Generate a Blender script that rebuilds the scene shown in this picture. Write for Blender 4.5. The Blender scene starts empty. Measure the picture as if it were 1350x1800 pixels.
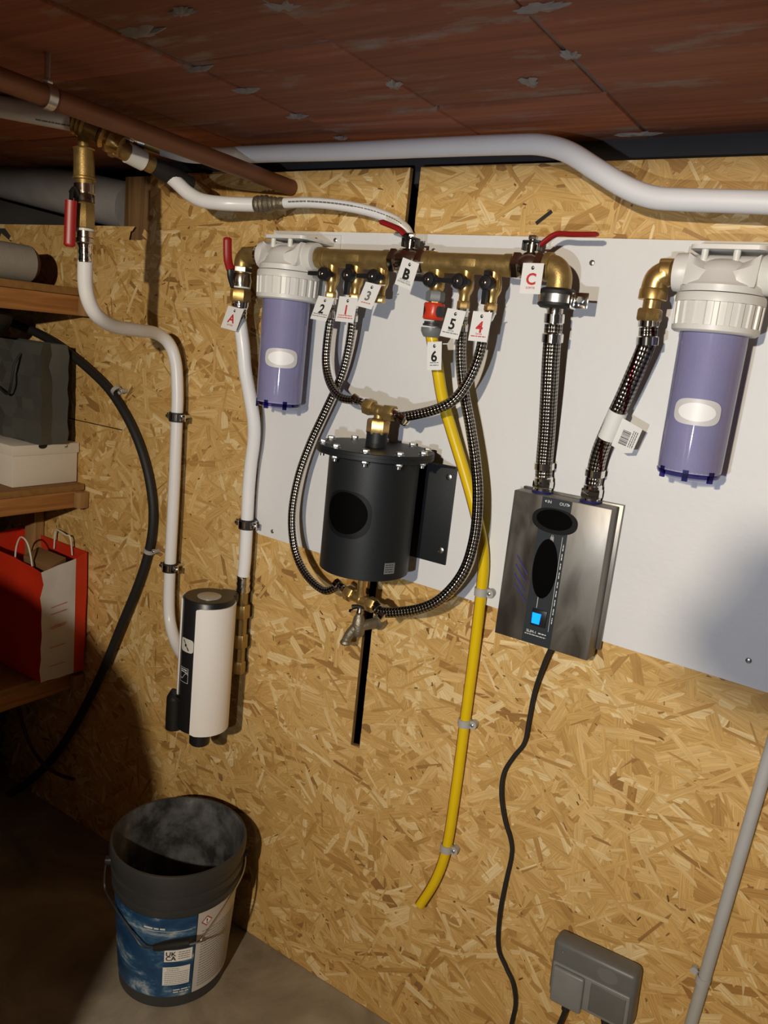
import bpy, bmesh, math, random
from mathutils import Vector, Matrix
random.seed(7)
SC = bpy.context.scene
COL = SC.collection
# ------------------------------------------------------------------ camera
D, H, F = 1.30, 1.445, 1390.0                 # distance to the board wall, eye height, focal length (px of 1350x1800)
def _basis():
    X = -Vector((-1530 - 675, 357 - 900, F)); Zd = Vector((5 - 675, 7450 - 900, F))
    X.normalize(); Zd.normalize(); Z = -Zd
    s = (X + Z).normalized(); d = (X - Z).normalized()
    X = (s + d) / math.sqrt(2); Z = (s - d) / math.sqrt(2)
    return X, Z.cross(X), Z
BX, BY, BZ = _basis()
camd = bpy.data.cameras.new('camera'); cam = bpy.data.objects.new('camera', camd); COL.objects.link(cam)
camd.sensor_fit = 'VERTICAL'; camd.sensor_height = 24.0; camd.lens = F / 1800 * 24.0
camd.clip_start = 0.02
right = Vector((BX[0], BY[0], BZ[0])); down = Vector((BX[1], BY[1], BZ[1])); fwd = Vector((BX[2], BY[2], BZ[2]))
m = Matrix.Identity(4)
for i in range(3):
    m[i][0] = right[i]; m[i][1] = -down[i]; m[i][2] = -fwd[i]
m.translation = Vector((0, -D, H)); cam.matrix_world = m
SC.camera = cam
# ------------------------------------------------------------------ world, lamps, exposure
w = bpy.data.worlds.new('cellar_dark'); SC.world = w; w.use_nodes = True
w.node_tree.nodes['Background'].inputs[0].default_value = (1.0, 0.86, 0.72, 1)
w.node_tree.nodes['Background'].inputs[1].default_value = 0.035
def spot(name, loc, aim, power, col, size, blend, rad):
    l = bpy.data.lights.new(name, 'SPOT'); l.energy = power; l.color = col
    l.spot_size = math.radians(size); l.spot_blend = blend; l.shadow_soft_size = rad
    o = bpy.data.objects.new(name, l); COL.objects.link(o); o.location = loc
    o.rotation_euler = (Vector(aim) - Vector(loc)).to_track_quat('-Z', 'Y').to_euler()
    return o
spot('cellar_lamp', (-0.10, -2.25, 1.70), (-0.60, 0, 1.10), 134, (1.0, 0.87, 0.68), 124, 0.35, 0.022)
spot('hand_torch', (-0.22, -1.45, 1.24), (-0.56, 0, 1.23), 27, (0.78, 0.87, 1.0), 76, 0.8, 0.012)
SC.cycles.adaptive_threshold = 0.02; SC.cycles.max_bounces = 6; SC.cycles.diffuse_bounces = 3; SC.cycles.glossy_bounces = 3; SC.cycles.transparent_max_bounces = 10
SC.cycles.caustics_reflective = False; SC.cycles.caustics_refractive = False
SC.view_settings.view_transform = 'Standard'; SC.view_settings.look = 'None'
SC.view_settings.exposure = -0.12; SC.view_settings.gamma = 1.0; SC.view_settings.use_curve_mapping = False

# ------------------------------------------------------------------ pixel -> place helpers (photo frame 1350x1800)
def ray(px, py):
    r = Vector((px - 675, py - 900, F)); return Vector((r.dot(BX), r.dot(BY), r.dot(BZ)))
def P(px, py, d=0.0):                         # the point seen at px,py that stands d metres in front of the board wall
    r = ray(px, py); t = (D - d) / r[1]; return Vector((r[0] * t, -d, H + r[2] * t))
def onz(px, py, z):
    r = ray(px, py); t = (z - H) / r[2]; return Vector((r[0] * t, -D + r[1] * t, z))
def onx(px, py, x):
    r = ray(px, py); t = x / r[0]; return Vector((x, -D + r[1] * t, H + r[2] * t))
def RP(p, hw):                                # radius in metres of something hw pixels half wide at point p
    v = Vector(p) - Vector((0, -D, H)); return hw * v.dot(fwd) / F

# ------------------------------------------------------------------ mesh builder
class MB:
    def __init__(s): s.v = []; s.f = []; s.uv = []; s.sm = []
    def add(s, vs, fs, uvs=None, smooth=True):
        b = len(s.v); s.v += [Vector(x) for x in vs]
        for i, f in enumerate(fs):
            s.f.append([b + k for k in f]); s.uv.append(uvs[i] if uvs else [(0, 0)] * len(f)); s.sm.append(smooth)
        return s
    def box(s, a, b, bev=0.0):
        x0, y0, z0 = a; x1, y1, z1 = b
        if x0 > x1: x0, x1 = x1, x0
        if y0 > y1: y0, y1 = y1, y0
        if z0 > z1: z0, z1 = z1, z0
        if bev <= 0:
            v = [(x, y, z) for z in (z0, z1) for y in (y0, y1) for x in (x0, x1)]
            return s.add(v, [(0, 2, 3, 1), (4, 5, 7, 6), (0, 1, 5, 4), (2, 6, 7, 3), (0, 4, 6, 2), (1, 3, 7, 5)], smooth=False)
        bm = bmesh.new(); bmesh.ops.create_cube(bm, size=1)
        for q in bm.verts: q.co = Vector(((x0 + x1) / 2 + q.co.x * (x1 - x0), (y0 + y1) / 2 + q.co.y * (y1 - y0), (z0 + z1) / 2 + q.co.z * (z1 - z0)))
        bmesh.ops.bevel(bm, geom=list(bm.edges), offset=bev, segments=2, affect='EDGES', profile=0.5)
        return s.bm(bm)
    def bm(s, bm, smooth=True):
        bm.verts.index_update()
        s.add([q.co.copy() for q in bm.verts], [[q.index for q in f.verts] for f in bm.faces], smooth=smooth); bm.free(); return s
    def lathe(s, prof, p0=(0, 0, 0), ax=(0, 0, 1), n=24, smooth=True, caps=True, ph=0.0):
        # prof: [(t along axis, radius)]
        p0 = Vector(p0); ax = Vector(ax).normalized(); a, b = frame(ax)
        vs = []; fs = []; uvs = []
        for t, r in prof:
            for i in range(n):
                th = 2 * math.pi * (i + ph) / n; vs.append(p0 + ax * t + (a * math.cos(th) + b * math.sin(th)) * r)
        for k in range(len(prof) - 1):
            for i in range(n):
                j = (i + 1) % n
                fs.append((k * n + i, k * n + j, (k + 1) * n + j, (k + 1) * n + i))
                u0, u1 = i / n, (i + 1) / n; v0, v1 = prof[k][0], prof[k + 1][0]
                uvs.append([(u0, v0), (u1, v0), (u1, v1), (u0, v1)])
        if caps:
            if prof[0][1] > 1e-6: fs.append(tuple(reversed(range(n)))); uvs.append([(0, 0)] * n)
            if prof[-1][1] > 1e-6: k = (len(prof) - 1) * n; fs.append(tuple(k + i for i in range(n))); uvs.append([(0, 0)] * n)
        return s.add(vs, fs, uvs, smooth)
    def cyl(s, p, q, r, r2=None, n=20, smooth=True):
        p = Vector(p); q = Vector(q); L = (q - p).length
        return s.lathe([(0, r), (L, r if r2 is None else r2)], p, q - p, n, smooth)
    def hexn(s, p, q, r):                     # hexagonal nut from p to q
        p = Vector(p); q = Vector(q); L = (q - p).length; c = min(L * .18, r * .15)
        return s.lathe([(0, r * .88), (c, r), (L - c, r), (L, r * .88)], p, q - p, 6, False)
    def sweep(s, pts, r, n=12, caps=True, sx=1.0, closed=False, ref=None):
        # r: number or list
        pts = [Vector(p) for p in pts]; N = len(pts)
        rs = r if isinstance(r, (list, tuple)) else [r] * N
        tan = []
        for i in range(N):
            a = pts[i - 1] if (i > 0 or closed) else pts[i]; b = pts[(i + 1) % N] if (i < N - 1 or closed) else pts[i]
            tan.append((b - a).normalized())
        a, b = frame(tan[0])
        if ref is not None:
            a = (Vector(ref) - tan[0] * tan[0].dot(Vector(ref))).normalized(); b = tan[0].cross(a)
        vs = []; fs = []; uvs = []; L = 0.0; Ls = []
        for i in range(N):
            if i: 
                L += (pts[i] - pts[i - 1]).length
                a = (a - tan[i] * tan[i].dot(a)).normalized(); b = tan[i].cross(a)
            Ls.append(L)
            for k in range(n):
                th = 2 * math.pi * k / n; vs.append(pts[i] + (a * math.cos(th) * sx + b * math.sin(th)) * rs[i])
        for i in range(N - 1 + (1 if closed else 0)):
            i2 = (i + 1) % N
            for k in range(n):
                j = (k + 1) % n
                fs.append((i * n + k, i * n + j, i2 * n + j, i2 * n + k))
                v0 = Ls[i]; v1 = Ls[i2] if i2 else L + .01
                uvs.append([(k / n, v0), ((k + 1) / n, v0), ((k + 1) / n, v1), (k / n, v1)])
        if caps and not closed:
            fs.append(tuple(reversed(range(n)))); uvs.append([(0, 0)] * n)
            k0 = (N - 1) * n; fs.append(tuple(k0 + k for k in range(n))); uvs.append([(0, 0)] * n)
        return s.add(vs, fs, uvs)
    def prism(s, poly, vec, smooth=False):    # polygon (3D points) extruded by vec; concave allowed
        bm = bmesh.new(); vec = Vector(vec)
        vv = [bm.verts.new(Vector(p)) for p in poly]; f = bm.faces.new(vv)
        if f.normal.length == 0: f.normal_update()
        f.normal_update()
        if f.normal.dot(vec) > 0: f.normal_flip()
        r = bmesh.ops.extrude_face_region(bm, geom=[f])
        bmesh.ops.translate(bm, verts=[e for e in r['geom'] if isinstance(e, bmesh.types.BMVert)], vec=vec)
        bmesh.ops.recalc_face_normals(bm, faces=bm.faces)
        bmesh.ops.triangulate(bm, faces=[f for f in bm.faces if len(f.verts) > 4])
        return s.bm(bm, smooth)
    def ball(s, c, r, sc=(1, 1, 1), n=12):
        bm = bmesh.new(); bmesh.ops.create_uvsphere(bm, u_segments=n * 2, v_segments=n, radius=r)
        for q in bm.verts: q.co = Vector(c) + Vector((q.co.x * sc[0], q.co.y * sc[1], q.co.z * sc[2]))
        return s.bm(bm)
    def build(s, name, mat, parent=None, loc=None, sharp=38):
        me = bpy.data.meshes.new(name); org = Vector(loc) if loc is not None else Vector((0, 0, 0))
        inv = parent.get('_w') if parent is not None else None
        if inv is not None: org = Vector(inv)
        me.from_pydata([v - org for v in s.v], [], s.f)
        ul = me.uv_layers.new(name='UVMap'); k = 0
        for fu in s.uv:
            for u in fu: ul.data[k].uv = u; k += 1
        for p, sm in zip(me.polygons, s.sm): p.use_smooth = sm
        try: me.set_sharp_from_angle(angle=math.radians(sharp))
        except Exception: pass
        if mat is not None: me.materials.append(MAT[mat] if isinstance(mat, str) else mat)
        o = bpy.data.objects.new(name, me); COL.objects.link(o)
        if parent is not None: o.parent = parent
        elif loc is not None: o.location = loc
        o['_w'] = tuple(org)
        return o
def frame(t):
    t = t.normalized(); u = Vector((0, 0, 1)) if abs(t.z) < .9 else Vector((1, 0, 0))
    a = u.cross(t).normalized(); return a, t.cross(a)
def tag(o, label, cat, group=None, kind=None):
    if label: o['label'] = label
    if cat: o['category'] = cat
    if group: o['group'] = group
    if kind: o['kind'] = kind
    return o
def thing(name, label, cat, loc, group=None):
    o = bpy.data.objects.new(name, None); COL.objects.link(o); o.location = loc; o.empty_display_size = .02
    o['_w'] = tuple(loc); return tag(o, label, cat, group)
def spline(pts, k=8):
    pts = [Vector(p) for p in pts]; out = []
    for i in range(len(pts) - 1):
        p0 = pts[max(i - 1, 0)]; p1 = pts[i]; p2 = pts[i + 1]; p3 = pts[min(i + 2, len(pts) - 1)]
        for j in range(k):
            t = j / k; t2 = t * t; t3 = t2 * t
            out.append(.5 * ((2 * p1) + (p2 - p0) * t + (2 * p0 - 5 * p1 + 4 * p2 - p3) * t2 + (3 * p1 - p0 - 3 * p2 + p3) * t3))
    out.append(pts[-1]); return out
def path(*a, k=8): return spline([P(*q) for q in a], k)
_TX = {}
def text2d(txt, bold=0.0):                    # flat lettering: verts 2D (height of capitals about .7), tris, width
    key = (txt, bold)
    if key in _TX: return _TX[key]
    cu = bpy.data.curves.new('t', 'FONT'); cu.body = txt; cu.align_x = 'CENTER'; cu.offset = bold; cu.resolution_u = 3
    o = bpy.data.objects.new('t', cu); COL.objects.link(o)
    dg = bpy.context.evaluated_depsgraph_get(); me = bpy.data.meshes.new_from_object(o.evaluated_get(dg))
    vs = [(v.co.x, v.co.y) for v in me.vertices]; fs = [list(p.vertices) for p in me.polygons]
    bpy.data.objects.remove(o); bpy.data.curves.remove(cu); bpy.data.meshes.remove(me)
    _TX[key] = (vs, fs); return vs, fs
def lettering(mb, txt, fn, size, cx, cy, bold=0.0):   # fn maps (u,v) metres on the label to 3D
    vs, fs = text2d(txt, bold)
    mb.add([fn(cx + x * size, cy + (y - .35) * size) for x, y in vs], fs, smooth=False)
def bar(mb, fn, u0, u1, v0, v1, n=1):
    for i in range(n):
        a = u0 + (u1 - u0) * i / n; b = u0 + (u1 - u0) * (i + 1) / n
        mb.add([fn(a, v0), fn(b, v0), fn(b, v1), fn(a, v1)], [(0, 1, 2, 3)], smooth=False)
def printed_line(mb, fn, u0, u1, v, h, rnd):           # a line of print too small to read: word-long dashes
    u = u0
    while u < u1:
        L = rnd.uniform(2.0, 5.0) * h; e = min(u + L, u1); bar(mb, fn, u, e, v - h / 2, v + h / 2); u = e + h * .7

# ------------------------------------------------------------------ materials
MAT = {}
def nodes(name):
    mt = bpy.data.materials.new(name); mt.use_nodes = True; nt = mt.node_tree; MAT[name] = mt
    return nt, nt.nodes['Principled BSDF'], nt.nodes, nt.links
def flat(name, col, rough=.5, metal=0.0, noise=0.0, nscale=40, bump=0.0, bscale=200, spec=.5, coat=0.0, var_rough=0.0, emis=None):
    nt, b, N, L = nodes(name)
    b.inputs['Base Color'].default_value = (*col, 1); b.inputs['Roughness'].default_value = rough
    b.inputs['Metallic'].default_value = metal; b.inputs['Specular IOR Level'].default_value = spec
    b.inputs['Coat Weight'].default_value = coat
    tc = N.new('ShaderNodeTexCoord')
    if noise or var_rough:
        n = N.new('ShaderNodeTexNoise'); n.inputs['Scale'].default_value = nscale; n.inputs['Detail'].default_value = 5
        L.new(tc.outputs['Object'], n.inputs['Vector'])
        if noise:
            mx = N.new('ShaderNodeMix'); mx.data_type = 'RGBA'
            mx.inputs[6].default_value = (*[c * (1 - noise) for c in col], 1); mx.inputs[7].default_value = (*[min(1, c * (1 + noise)) for c in col], 1)
            L.new(n.outputs['Fac'], mx.inputs[0]); L.new(mx.outputs[2], b.inputs['Base Color'])
        if var_rough:
            mr = N.new('ShaderNodeMapRange'); mr.inputs[1].default_value = .3; mr.inputs[2].default_value = .7
            mr.inputs[3].default_value = max(.03, rough - var_rough); mr.inputs[4].default_value = rough + var_rough
            L.new(n.outputs['Fac'], mr.inputs[0]); L.new(mr.outputs[0], b.inputs['Roughness'])
    if bump:
        n2 = N.new('ShaderNodeTexNoise'); n2.inputs['Scale'].default_value = bscale; n2.inputs['Detail'].default_value = 4
        L.new(tc.outputs['Object'], n2.inputs['Vector'])
        bp = N.new('ShaderNodeBump'); bp.inputs['Strength'].default_value = bump; bp.inputs['Distance'].default_value = .002
        L.new(n2.outputs['Fac'], bp.inputs['Height']); L.new(bp.outputs[0], b.inputs['Normal'])
    if emis:
        b.inputs['Emission Color'].default_value = (*emis[0], 1); b.inputs['Emission Strength'].default_value = emis[1]
    return MAT[name]
def ramp(N, stops):
    r = N.new('ShaderNodeValToRGB'); e = r.color_ramp.elements
    e[0].position = stops[0][0]; e[0].color = (*stops[0][1], 1); e[1].position = stops[-1][0]; e[1].color = (*stops[-1][1], 1)
    for p, c in stops[1:-1]:
        q = e.new(p); q.color = (*c, 1)
    return r
# plain ones
flat('white_paint', (.75, .75, .75), .55, noise=.05, nscale=9, bump=.35, bscale=70)
flat('dark_wall', (.045, .043, .045), .9, noise=.3, nscale=8)
flat('mortar', (.17, .145, .13), .9, noise=.35, nscale=25, bump=.8, bscale=60)
flat('mortar_pale', (.30, .26, .23), .9, noise=.35, nscale=40, bump=.8, bscale=60)
flat('concrete_beam', (.30, .29, .30), .9, noise=.3, nscale=14, bump=.5, bscale=50)
flat('brass', (.62, .41, .15), .30, .85, noise=.12, nscale=60, var_rough=.08)
flat('cast_brass', (.40, .275, .10), .42, .75, noise=.18, nscale=90, bump=.15, bscale=500, var_rough=.08)
flat('old_brass', (.30, .26, .19), .5, .85, noise=.35, nscale=70, bump=.5, bscale=250)
flat('nickel', (.62, .57, .49), .2, 1.0, noise=.1, nscale=60, var_rough=.06)
flat('chrome', (.82, .80, .77), .10, 1.0)
flat('zinc', (.62, .63, .64), .3, 1.0, noise=.15, nscale=120)
flat('black_plastic', (.012, .012, .013), .35)
flat('black_rubber', (.014, .013, .013), .6)
flat('black_coat', (.011, .013, .015), .48, bump=.12, bscale=900, spec=.35)
flat('badge_black', (.001, .001, .001), .7, spec=.05)
flat('white_plastic', (.72, .71, .68), .38, noise=.03, nscale=20)
flat('white_pipe', (.84, .84, .85), .3, noise=.02, nscale=10)
flat('ceiling_white_pipe', (.74, .75, .79), .42, noise=.05, nscale=14)
flat('red_vinyl', (.30, .010, .010), .38)
flat('cartridge', (.36, .355, .455), .6, noise=.08, nscale=30, bump=.2, bscale=300)
flat('sticker_white', (.90, .90, .90), .45)
flat('sticker_grey', (.62, .61, .62), .45)
flat('tag_card', (.80, .80, .78), .5, noise=.02, nscale=60)
flat('ink_black', (.008, .008, .008), .6)
flat('ink_grey', (.16, .16, .16), .6)
flat('ink_red', (.55, .03, .03), .6)
flat('ink_white', (.75, .76, .76), .5)
flat('pen_blue', (.035, .03, .17), .5)
flat('yellow_hose', (.78, .54, .005), .32, noise=.04, nscale=40)
flat('red_stripe', (.20, .035, .04), .4)
flat('grey_plastic', (.17, .18, .18), .4, noise=.08, nscale=60)
flat('dark_grey_plastic', (.035, .037, .04), .45)
flat('badge_border', (.006, .006, .007), .5, spec=.2)
flat('orange_plastic', (.62, .045, .018), .32)
flat('socket_grey', (.135, .14, .14), .42, noise=.12, nscale=30)
flat('socket_lid', (.23, .24, .245), .4, noise=.14, nscale=40)
flat('panel_strip', (.028, .034, .040), .35)
flat('switch_glow', (.01, .12, .5), .3, emis=((.0, .22, 1.0), 2.2))
flat('copper', (.20, .085, .045), .5, .45, noise=.3, nscale=16, bump=.25, bscale=70, var_rough=.12)
flat('grey_bag', (.075, .078, .072), .5, noise=.25, nscale=10, bump=.9, bscale=14)
flat('box_card', (.74, .70, .64), .6, noise=.04, nscale=18)
flat('red_paper', (.62, .035, .012), .4, noise=.06, nscale=14, bump=.25, bscale=22)
flat('white_paper', (.60, .59, .60), .5, noise=.05, nscale=14, bump=.35, bscale=24)
flat('brown_card', (.22, .12, .05), .7, noise=.15, nscale=30)
flat('string_white', (.75, .74, .72), .6)
flat('bucket_dark', (.040, .042, .045), .42, noise=.25, nscale=12)
flat('wire_steel', (.45, .45, .46), .35, 1.0)
flat('conduit_grey', (.44, .45, .45), .45, noise=.06, nscale=30)
flat('clip_grey', (.42, .41, .38), .5)
flat('roll_grey', (.34, .32, .29), .8, noise=.1, nscale=60, bump=.6, bscale=500)
flat('dark_red_end', (.06, .012, .01), .6)
flat('gauge_face', (.62, .60, .54), .5)
flat('lid_silver', (.50, .47, .42), .42, .4, noise=.1, nscale=80)
flat('cream_panel', (.86, .84, .81), .42, noise=.03, nscale=14)
flat('hazard_red', (.45, .06, .04), .5)
flat('pen_dark_blue', (.02, .02, .14), .5)

def wood(name, c0, c1, axis, scale=1.0, rough=.65):
    nt, b, N, L = nodes(name); tc = N.new('ShaderNodeTexCoord'); mp = N.new('ShaderNodeMapping')
    sc = [34 * scale] * 3; sc[axis] = 2.2 * scale; mp.inputs['Scale'].default_value = sc
    L.new(tc.outputs['Object'], mp.inputs['Vector'])
    n = N.new('ShaderNodeTexNoise'); n.inputs['Scale'].default_value = 1.6; n.inputs['Detail'].default_value = 6; n.inputs['Distortion'].default_value = .8
    L.new(mp.outputs[0], n.inputs['Vector']); r = ramp(N, [(.3, c0), (.7, c1)]); L.new(n.outputs['Fac'], r.inputs[0])
    L.new(r.outputs[0], b.inputs['Base Color']); b.inputs['Roughness'].default_value = rough
    bp = N.new('ShaderNodeBump'); bp.inputs['Strength'].default_value = .25; bp.inputs['Distance'].default_value = .001
    L.new(n.outputs['Fac'], bp.inputs['Height']); L.new(bp.outputs[0], b.inputs['Normal'])
wood('pine_along', (.30, .125, .035), (.52, .25, .085), 1)
wood('pine_up', (.26, .14, .05), (.46, .27, .11), 2)
wood('post_dark', (.10, .052, .02), (.26, .15, .06), 2)

def osb_mats():
    # strands: colour from a random tint per strand, grain along the strand (UV)
    nt, b, N, L = nodes('osb_strand'); at = N.new('ShaderNodeAttribute'); at.attribute_name = 'tint'
    uv = N.new('ShaderNodeUVMap'); mp = N.new('ShaderNodeMapping'); mp.inputs['Scale'].default_value = (16, 420, 1)
    L.new(uv.outputs[0], mp.inputs['Vector'])
    n = N.new('ShaderNodeTexNoise'); n.inputs['Scale'].default_value = 1.0; n.inputs['Detail'].default_value = 4; n.inputs['Distortion'].default_value = .4
    L.new(mp.outputs[0], n.inputs['Vector'])
    r = ramp(N, [(0.0, (.14, .065, .02)), (.06, (.33, .175, .055)), (.14, (.40, .215, .065)), (.34, (.56, .335, .105)), (.62, (.66, .42, .150)), (.88, (.74, .51, .215)), (1.0, (.84, .66, .36))])
    L.new(at.outputs['Fac'], r.inputs[0])
    hv = N.new('ShaderNodeHueSaturation'); L.new(r.outputs[0], hv.inputs['Color'])
    mr = N.new('ShaderNodeMapRange'); mr.inputs[1].default_value = .25; mr.inputs[2].default_value = .75; mr.inputs[3].default_value = .72; mr.inputs[4].default_value = 1.22
    L.new(n.outputs['Fac'], mr.inputs[0]); L.new(mr.outputs[0], hv.inputs['Value']); L.new(hv.outputs[0], b.inputs['Base Color'])
    b.inputs['Roughness'].default_value = .42; b.inputs['Specular IOR Level'].default_value = .35
    bp = N.new('ShaderNodeBump'); bp.inputs['Strength'].default_value = .3; bp.inputs['Distance'].default_value = .001
    L.new(n.outputs['Fac'], bp.inputs['Height']); L.new(bp.outputs[0], b.inputs['Normal'])
    flat('osb_core', (.30, .16, .05), .7, noise=.35, nscale=70, bump=.5, bscale=150)
osb_mats()
def brick_mat():
    nt, b, N, L = nodes('terracotta'); tc = N.new('ShaderNodeTexCoord'); geo = N.new('ShaderNodeNewGeometry'); oi = N.new('ShaderNodeObjectInfo')
    mp = N.new('ShaderNodeMapping'); mp.inputs['Scale'].default_value = (3, 70, 3); L.new(geo.outputs['Position'], mp.inputs['Vector'])
    n = N.new('ShaderNodeTexNoise'); n.inputs['Scale'].default_value = 1.0; n.inputs['Detail'].default_value = 5; L.new(mp.outputs[0], n.inputs['Vector'])
    r = ramp(N, [(.25, (.20, .062, .030)), (.75, (.36, .125, .062))]); L.new(n.outputs['Fac'], r.inputs[0])
    hv = N.new('ShaderNodeHueSaturation'); L.new(r.outputs[0], hv.inputs['Color'])
    mr = N.new('ShaderNodeMapRange'); mr.inputs[3].default_value = .75; mr.inputs[4].default_value = 1.2; L.new(oi.outputs['Random'], mr.inputs[0]); L.new(mr.outputs[0], hv.inputs['Value'])
    m2 = N.new('ShaderNodeMapping'); m2.inputs['Scale'].default_value = (6, 17, 6); L.new(geo.outputs['Position'], m2.inputs['Vector'])
    n2 = N.new('ShaderNodeTexNoise'); n2.inputs['Scale'].default_value = 1.0; n2.inputs['Detail'].default_value = 8; n2.inputs['Roughness'].default_value = .65; L.new(m2.outputs[0], n2.inputs['Vector'])
    r2 = ramp(N, [(.555, (0, 0, 0)), (.70, (1, 1, 1))]); L.new(n2.outputs['Fac'], r2.inputs[0])
    mx = N.new('ShaderNodeMix'); mx.data_type = 'RGBA'; L.new(r2.outputs[0], mx.inputs[0]); L.new(hv.outputs[0], mx.inputs[6]); mx.inputs[7].default_value = (.30, .24, .20, 1)
    L.new(mx.outputs[2], b.inputs['Base Color']); b.inputs['Roughness'].default_value = .8
    bp = N.new('ShaderNodeBump'); bp.inputs['Strength'].default_value = .5; bp.inputs['Distance'].default_value = .004
    ad = N.new('ShaderNodeMath'); ad.operation = 'ADD'; L.new(n.outputs['Fac'], ad.inputs[0]); L.new(n2.outputs['Fac'], ad.inputs[1])
    L.new(ad.outputs[0], bp.inputs['Height']); L.new(bp.outputs[0], b.inputs['Normal'])
brick_mat()
def floor_mat():
    nt, b, N, L = nodes('concrete_floor'); geo = N.new('ShaderNodeNewGeometry')
    n = N.new('ShaderNodeTexNoise'); n.inputs['Scale'].default_value = 3.2; n.inputs['Detail'].default_value = 8; n.inputs['Roughness'].default_value = .62; n.inputs['Distortion'].default_value = .6
    L.new(geo.outputs['Position'], n.inputs['Vector'])
    r = ramp(N, [(.3, (.13, .11, .08)), (.5, (.29, .25, .19)), (.72, (.48, .43, .34))]); L.new(n.outputs['Fac'], r.inputs[0]); L.new(r.outputs[0], b.inputs['Base Color'])
    b.inputs['Roughness'].default_value = .6
    n2 = N.new('ShaderNodeTexNoise'); n2.inputs['Scale'].default_value = 40; n2.inputs['Detail'].default_value = 6; L.new(geo.outputs['Position'], n2.inputs['Vector'])
    bp = N.new('ShaderNodeBump'); bp.inputs['Strength'].default_value = .3; bp.inputs['Distance'].default_value = .003; L.new(n2.outputs['Fac'], bp.inputs['Height']); L.new(bp.outputs[0], b.inputs['Normal'])
floor_mat()
def braid_mat(name, n_around, pitch, red=False):
    nt, b, N, L = nodes(name); uv = N.new('ShaderNodeUVMap'); sx = N.new('ShaderNodeSeparateXYZ'); L.new(uv.outputs[0], sx.inputs[0])
    def mth(op, a, c=None, d=None):
        q = N.new('ShaderNodeMath'); q.operation = op
        for i, z in enumerate((a, c, d)):
            if z is None: continue
            if isinstance(z, (int, float)): q.inputs[i].default_value = z
            else: L.new(z, q.inputs[i])
        return q.outputs[0]
    A = mth('MULTIPLY', sx.outputs[0], 2 * math.pi * n_around); Bv = mth('MULTIPLY', sx.outputs[1], 2 * math.pi / pitch)
    s1 = mth('SINE', mth('ADD', A, Bv)); s2 = mth('SINE', mth('SUBTRACT', A, Bv))
    h = mth('MULTIPLY', s1, s2)                        # woven lozenges
    h01 = mth('MULTIPLY_ADD', h, .5, .5)
    r = ramp(N, [(0.0, (.02, .018, .015)), (.4, (.17, .155, .135)), (.75, (.42, .40, .36)), (1.0, (.62, .60, .56))]); L.new(h01, r.inputs[0])
    if red:
        s3 = mth('SINE', mth('MULTIPLY_ADD', sx.outputs[0], 2 * math.pi * 3, mth('MULTIPLY', sx.outputs[1], 2 * math.pi / .11)))
        g = mth('GREATER_THAN', s3, .80); mx = N.new('ShaderNodeMix'); mx.data_type = 'RGBA'; L.new(g, mx.inputs[0]); L.new(r.outputs[0], mx.inputs[6]); mx.inputs[7].default_value = (.085, .018, .022, 1)
        L.new(mx.outputs[2], b.inputs['Base Color'])
    else: L.new(r.outputs[0], b.inputs['Base Color'])
    b.inputs['Metallic'].default_value = 1.0; b.inputs['Roughness'].default_value = .23
    bp = N.new('ShaderNodeBump'); bp.inputs['Strength'].default_value = .9; bp.inputs['Distance'].default_value = .0012
    L.new(h01, bp.inputs['Height']); L.new(bp.outputs[0], b.inputs['Normal'])
braid_mat('steel_braid', 5, .0125); braid_mat('steel_braid_wide', 9, .0115); braid_mat('steel_braid_red', 7, .0140, True)
def steel_mat():
    nt, b, N, L = nodes('brushed_steel'); tc = N.new('ShaderNodeTexCoord'); mp = N.new('ShaderNodeMapping'); mp.inputs['Scale'].default_value = (9, 9, 3.2)
    L.new(tc.outputs['Object'], mp.inputs['Vector']); n = N.new('ShaderNodeTexNoise'); n.inputs['Scale'].default_value = 2.2; n.inputs['Detail'].default_value = 6; n.inputs['Distortion'].default_value = 1.1
    L.new(mp.outputs[0], n.inputs['Vector'])
    r = ramp(N, [(.3, (.12, .11, .095)), (.7, (.25, .235, .21))]); L.new(n.outputs['Fac'], r.inputs[0]); L.new(r.outputs[0], b.inputs['Base Color'])
    mr = N.new('ShaderNodeMapRange'); mr.inputs[1].default_value = .35; mr.inputs[2].default_value = .65; mr.inputs[3].default_value = .36; mr.inputs[4].default_value = .56; L.new(n.outputs['Fac'], mr.inputs[0])
    L.new(mr.outputs[0], b.inputs['Roughness']); b.inputs['Metallic'].default_value = .85
steel_mat()
def clear_mat(name, tint, gl=.10):
    mt = bpy.data.materials.new(name); mt.use_nodes = True; nt = mt.node_tree; MAT[name] = mt; N, L = nt.nodes, nt.links
    N.remove(N['Principled BSDF']); out = N['Material Output']
    tr = N.new('ShaderNodeBsdfTransparent'); tr.inputs[0].default_value = (*tint, 1)
    g = N.new('ShaderNodeBsdfGlossy'); g.inputs['Roughness'].default_value = .06
    fr = N.new('ShaderNodeFresnel'); fr.inputs[0].default_value = 1.45
    ge = N.new('ShaderNodeNewGeometry'); iv = N.new('ShaderNodeMath'); iv.operation = 'SUBTRACT'; iv.inputs[0].default_value = 1.0; L.new(ge.outputs['Backfacing'], iv.inputs[1])
    ml = N.new('ShaderNodeMath'); ml.operation = 'MULTIPLY'; L.new(fr.outputs[0], ml.inputs[0]); L.new(iv.outputs[0], ml.inputs[1])
    mx = N.new('ShaderNodeMixShader'); L.new(ml.outputs[0], mx.inputs[0]); L.new(tr.outputs[0], mx.inputs[1]); L.new(g.outputs[0], mx.inputs[2]); L.new(mx.outputs[0], out.inputs[0])
clear_mat('clear_blue', (.80, .79, .93)); clear_mat('clear_blue_deep', (.22, .20, .50))
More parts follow.
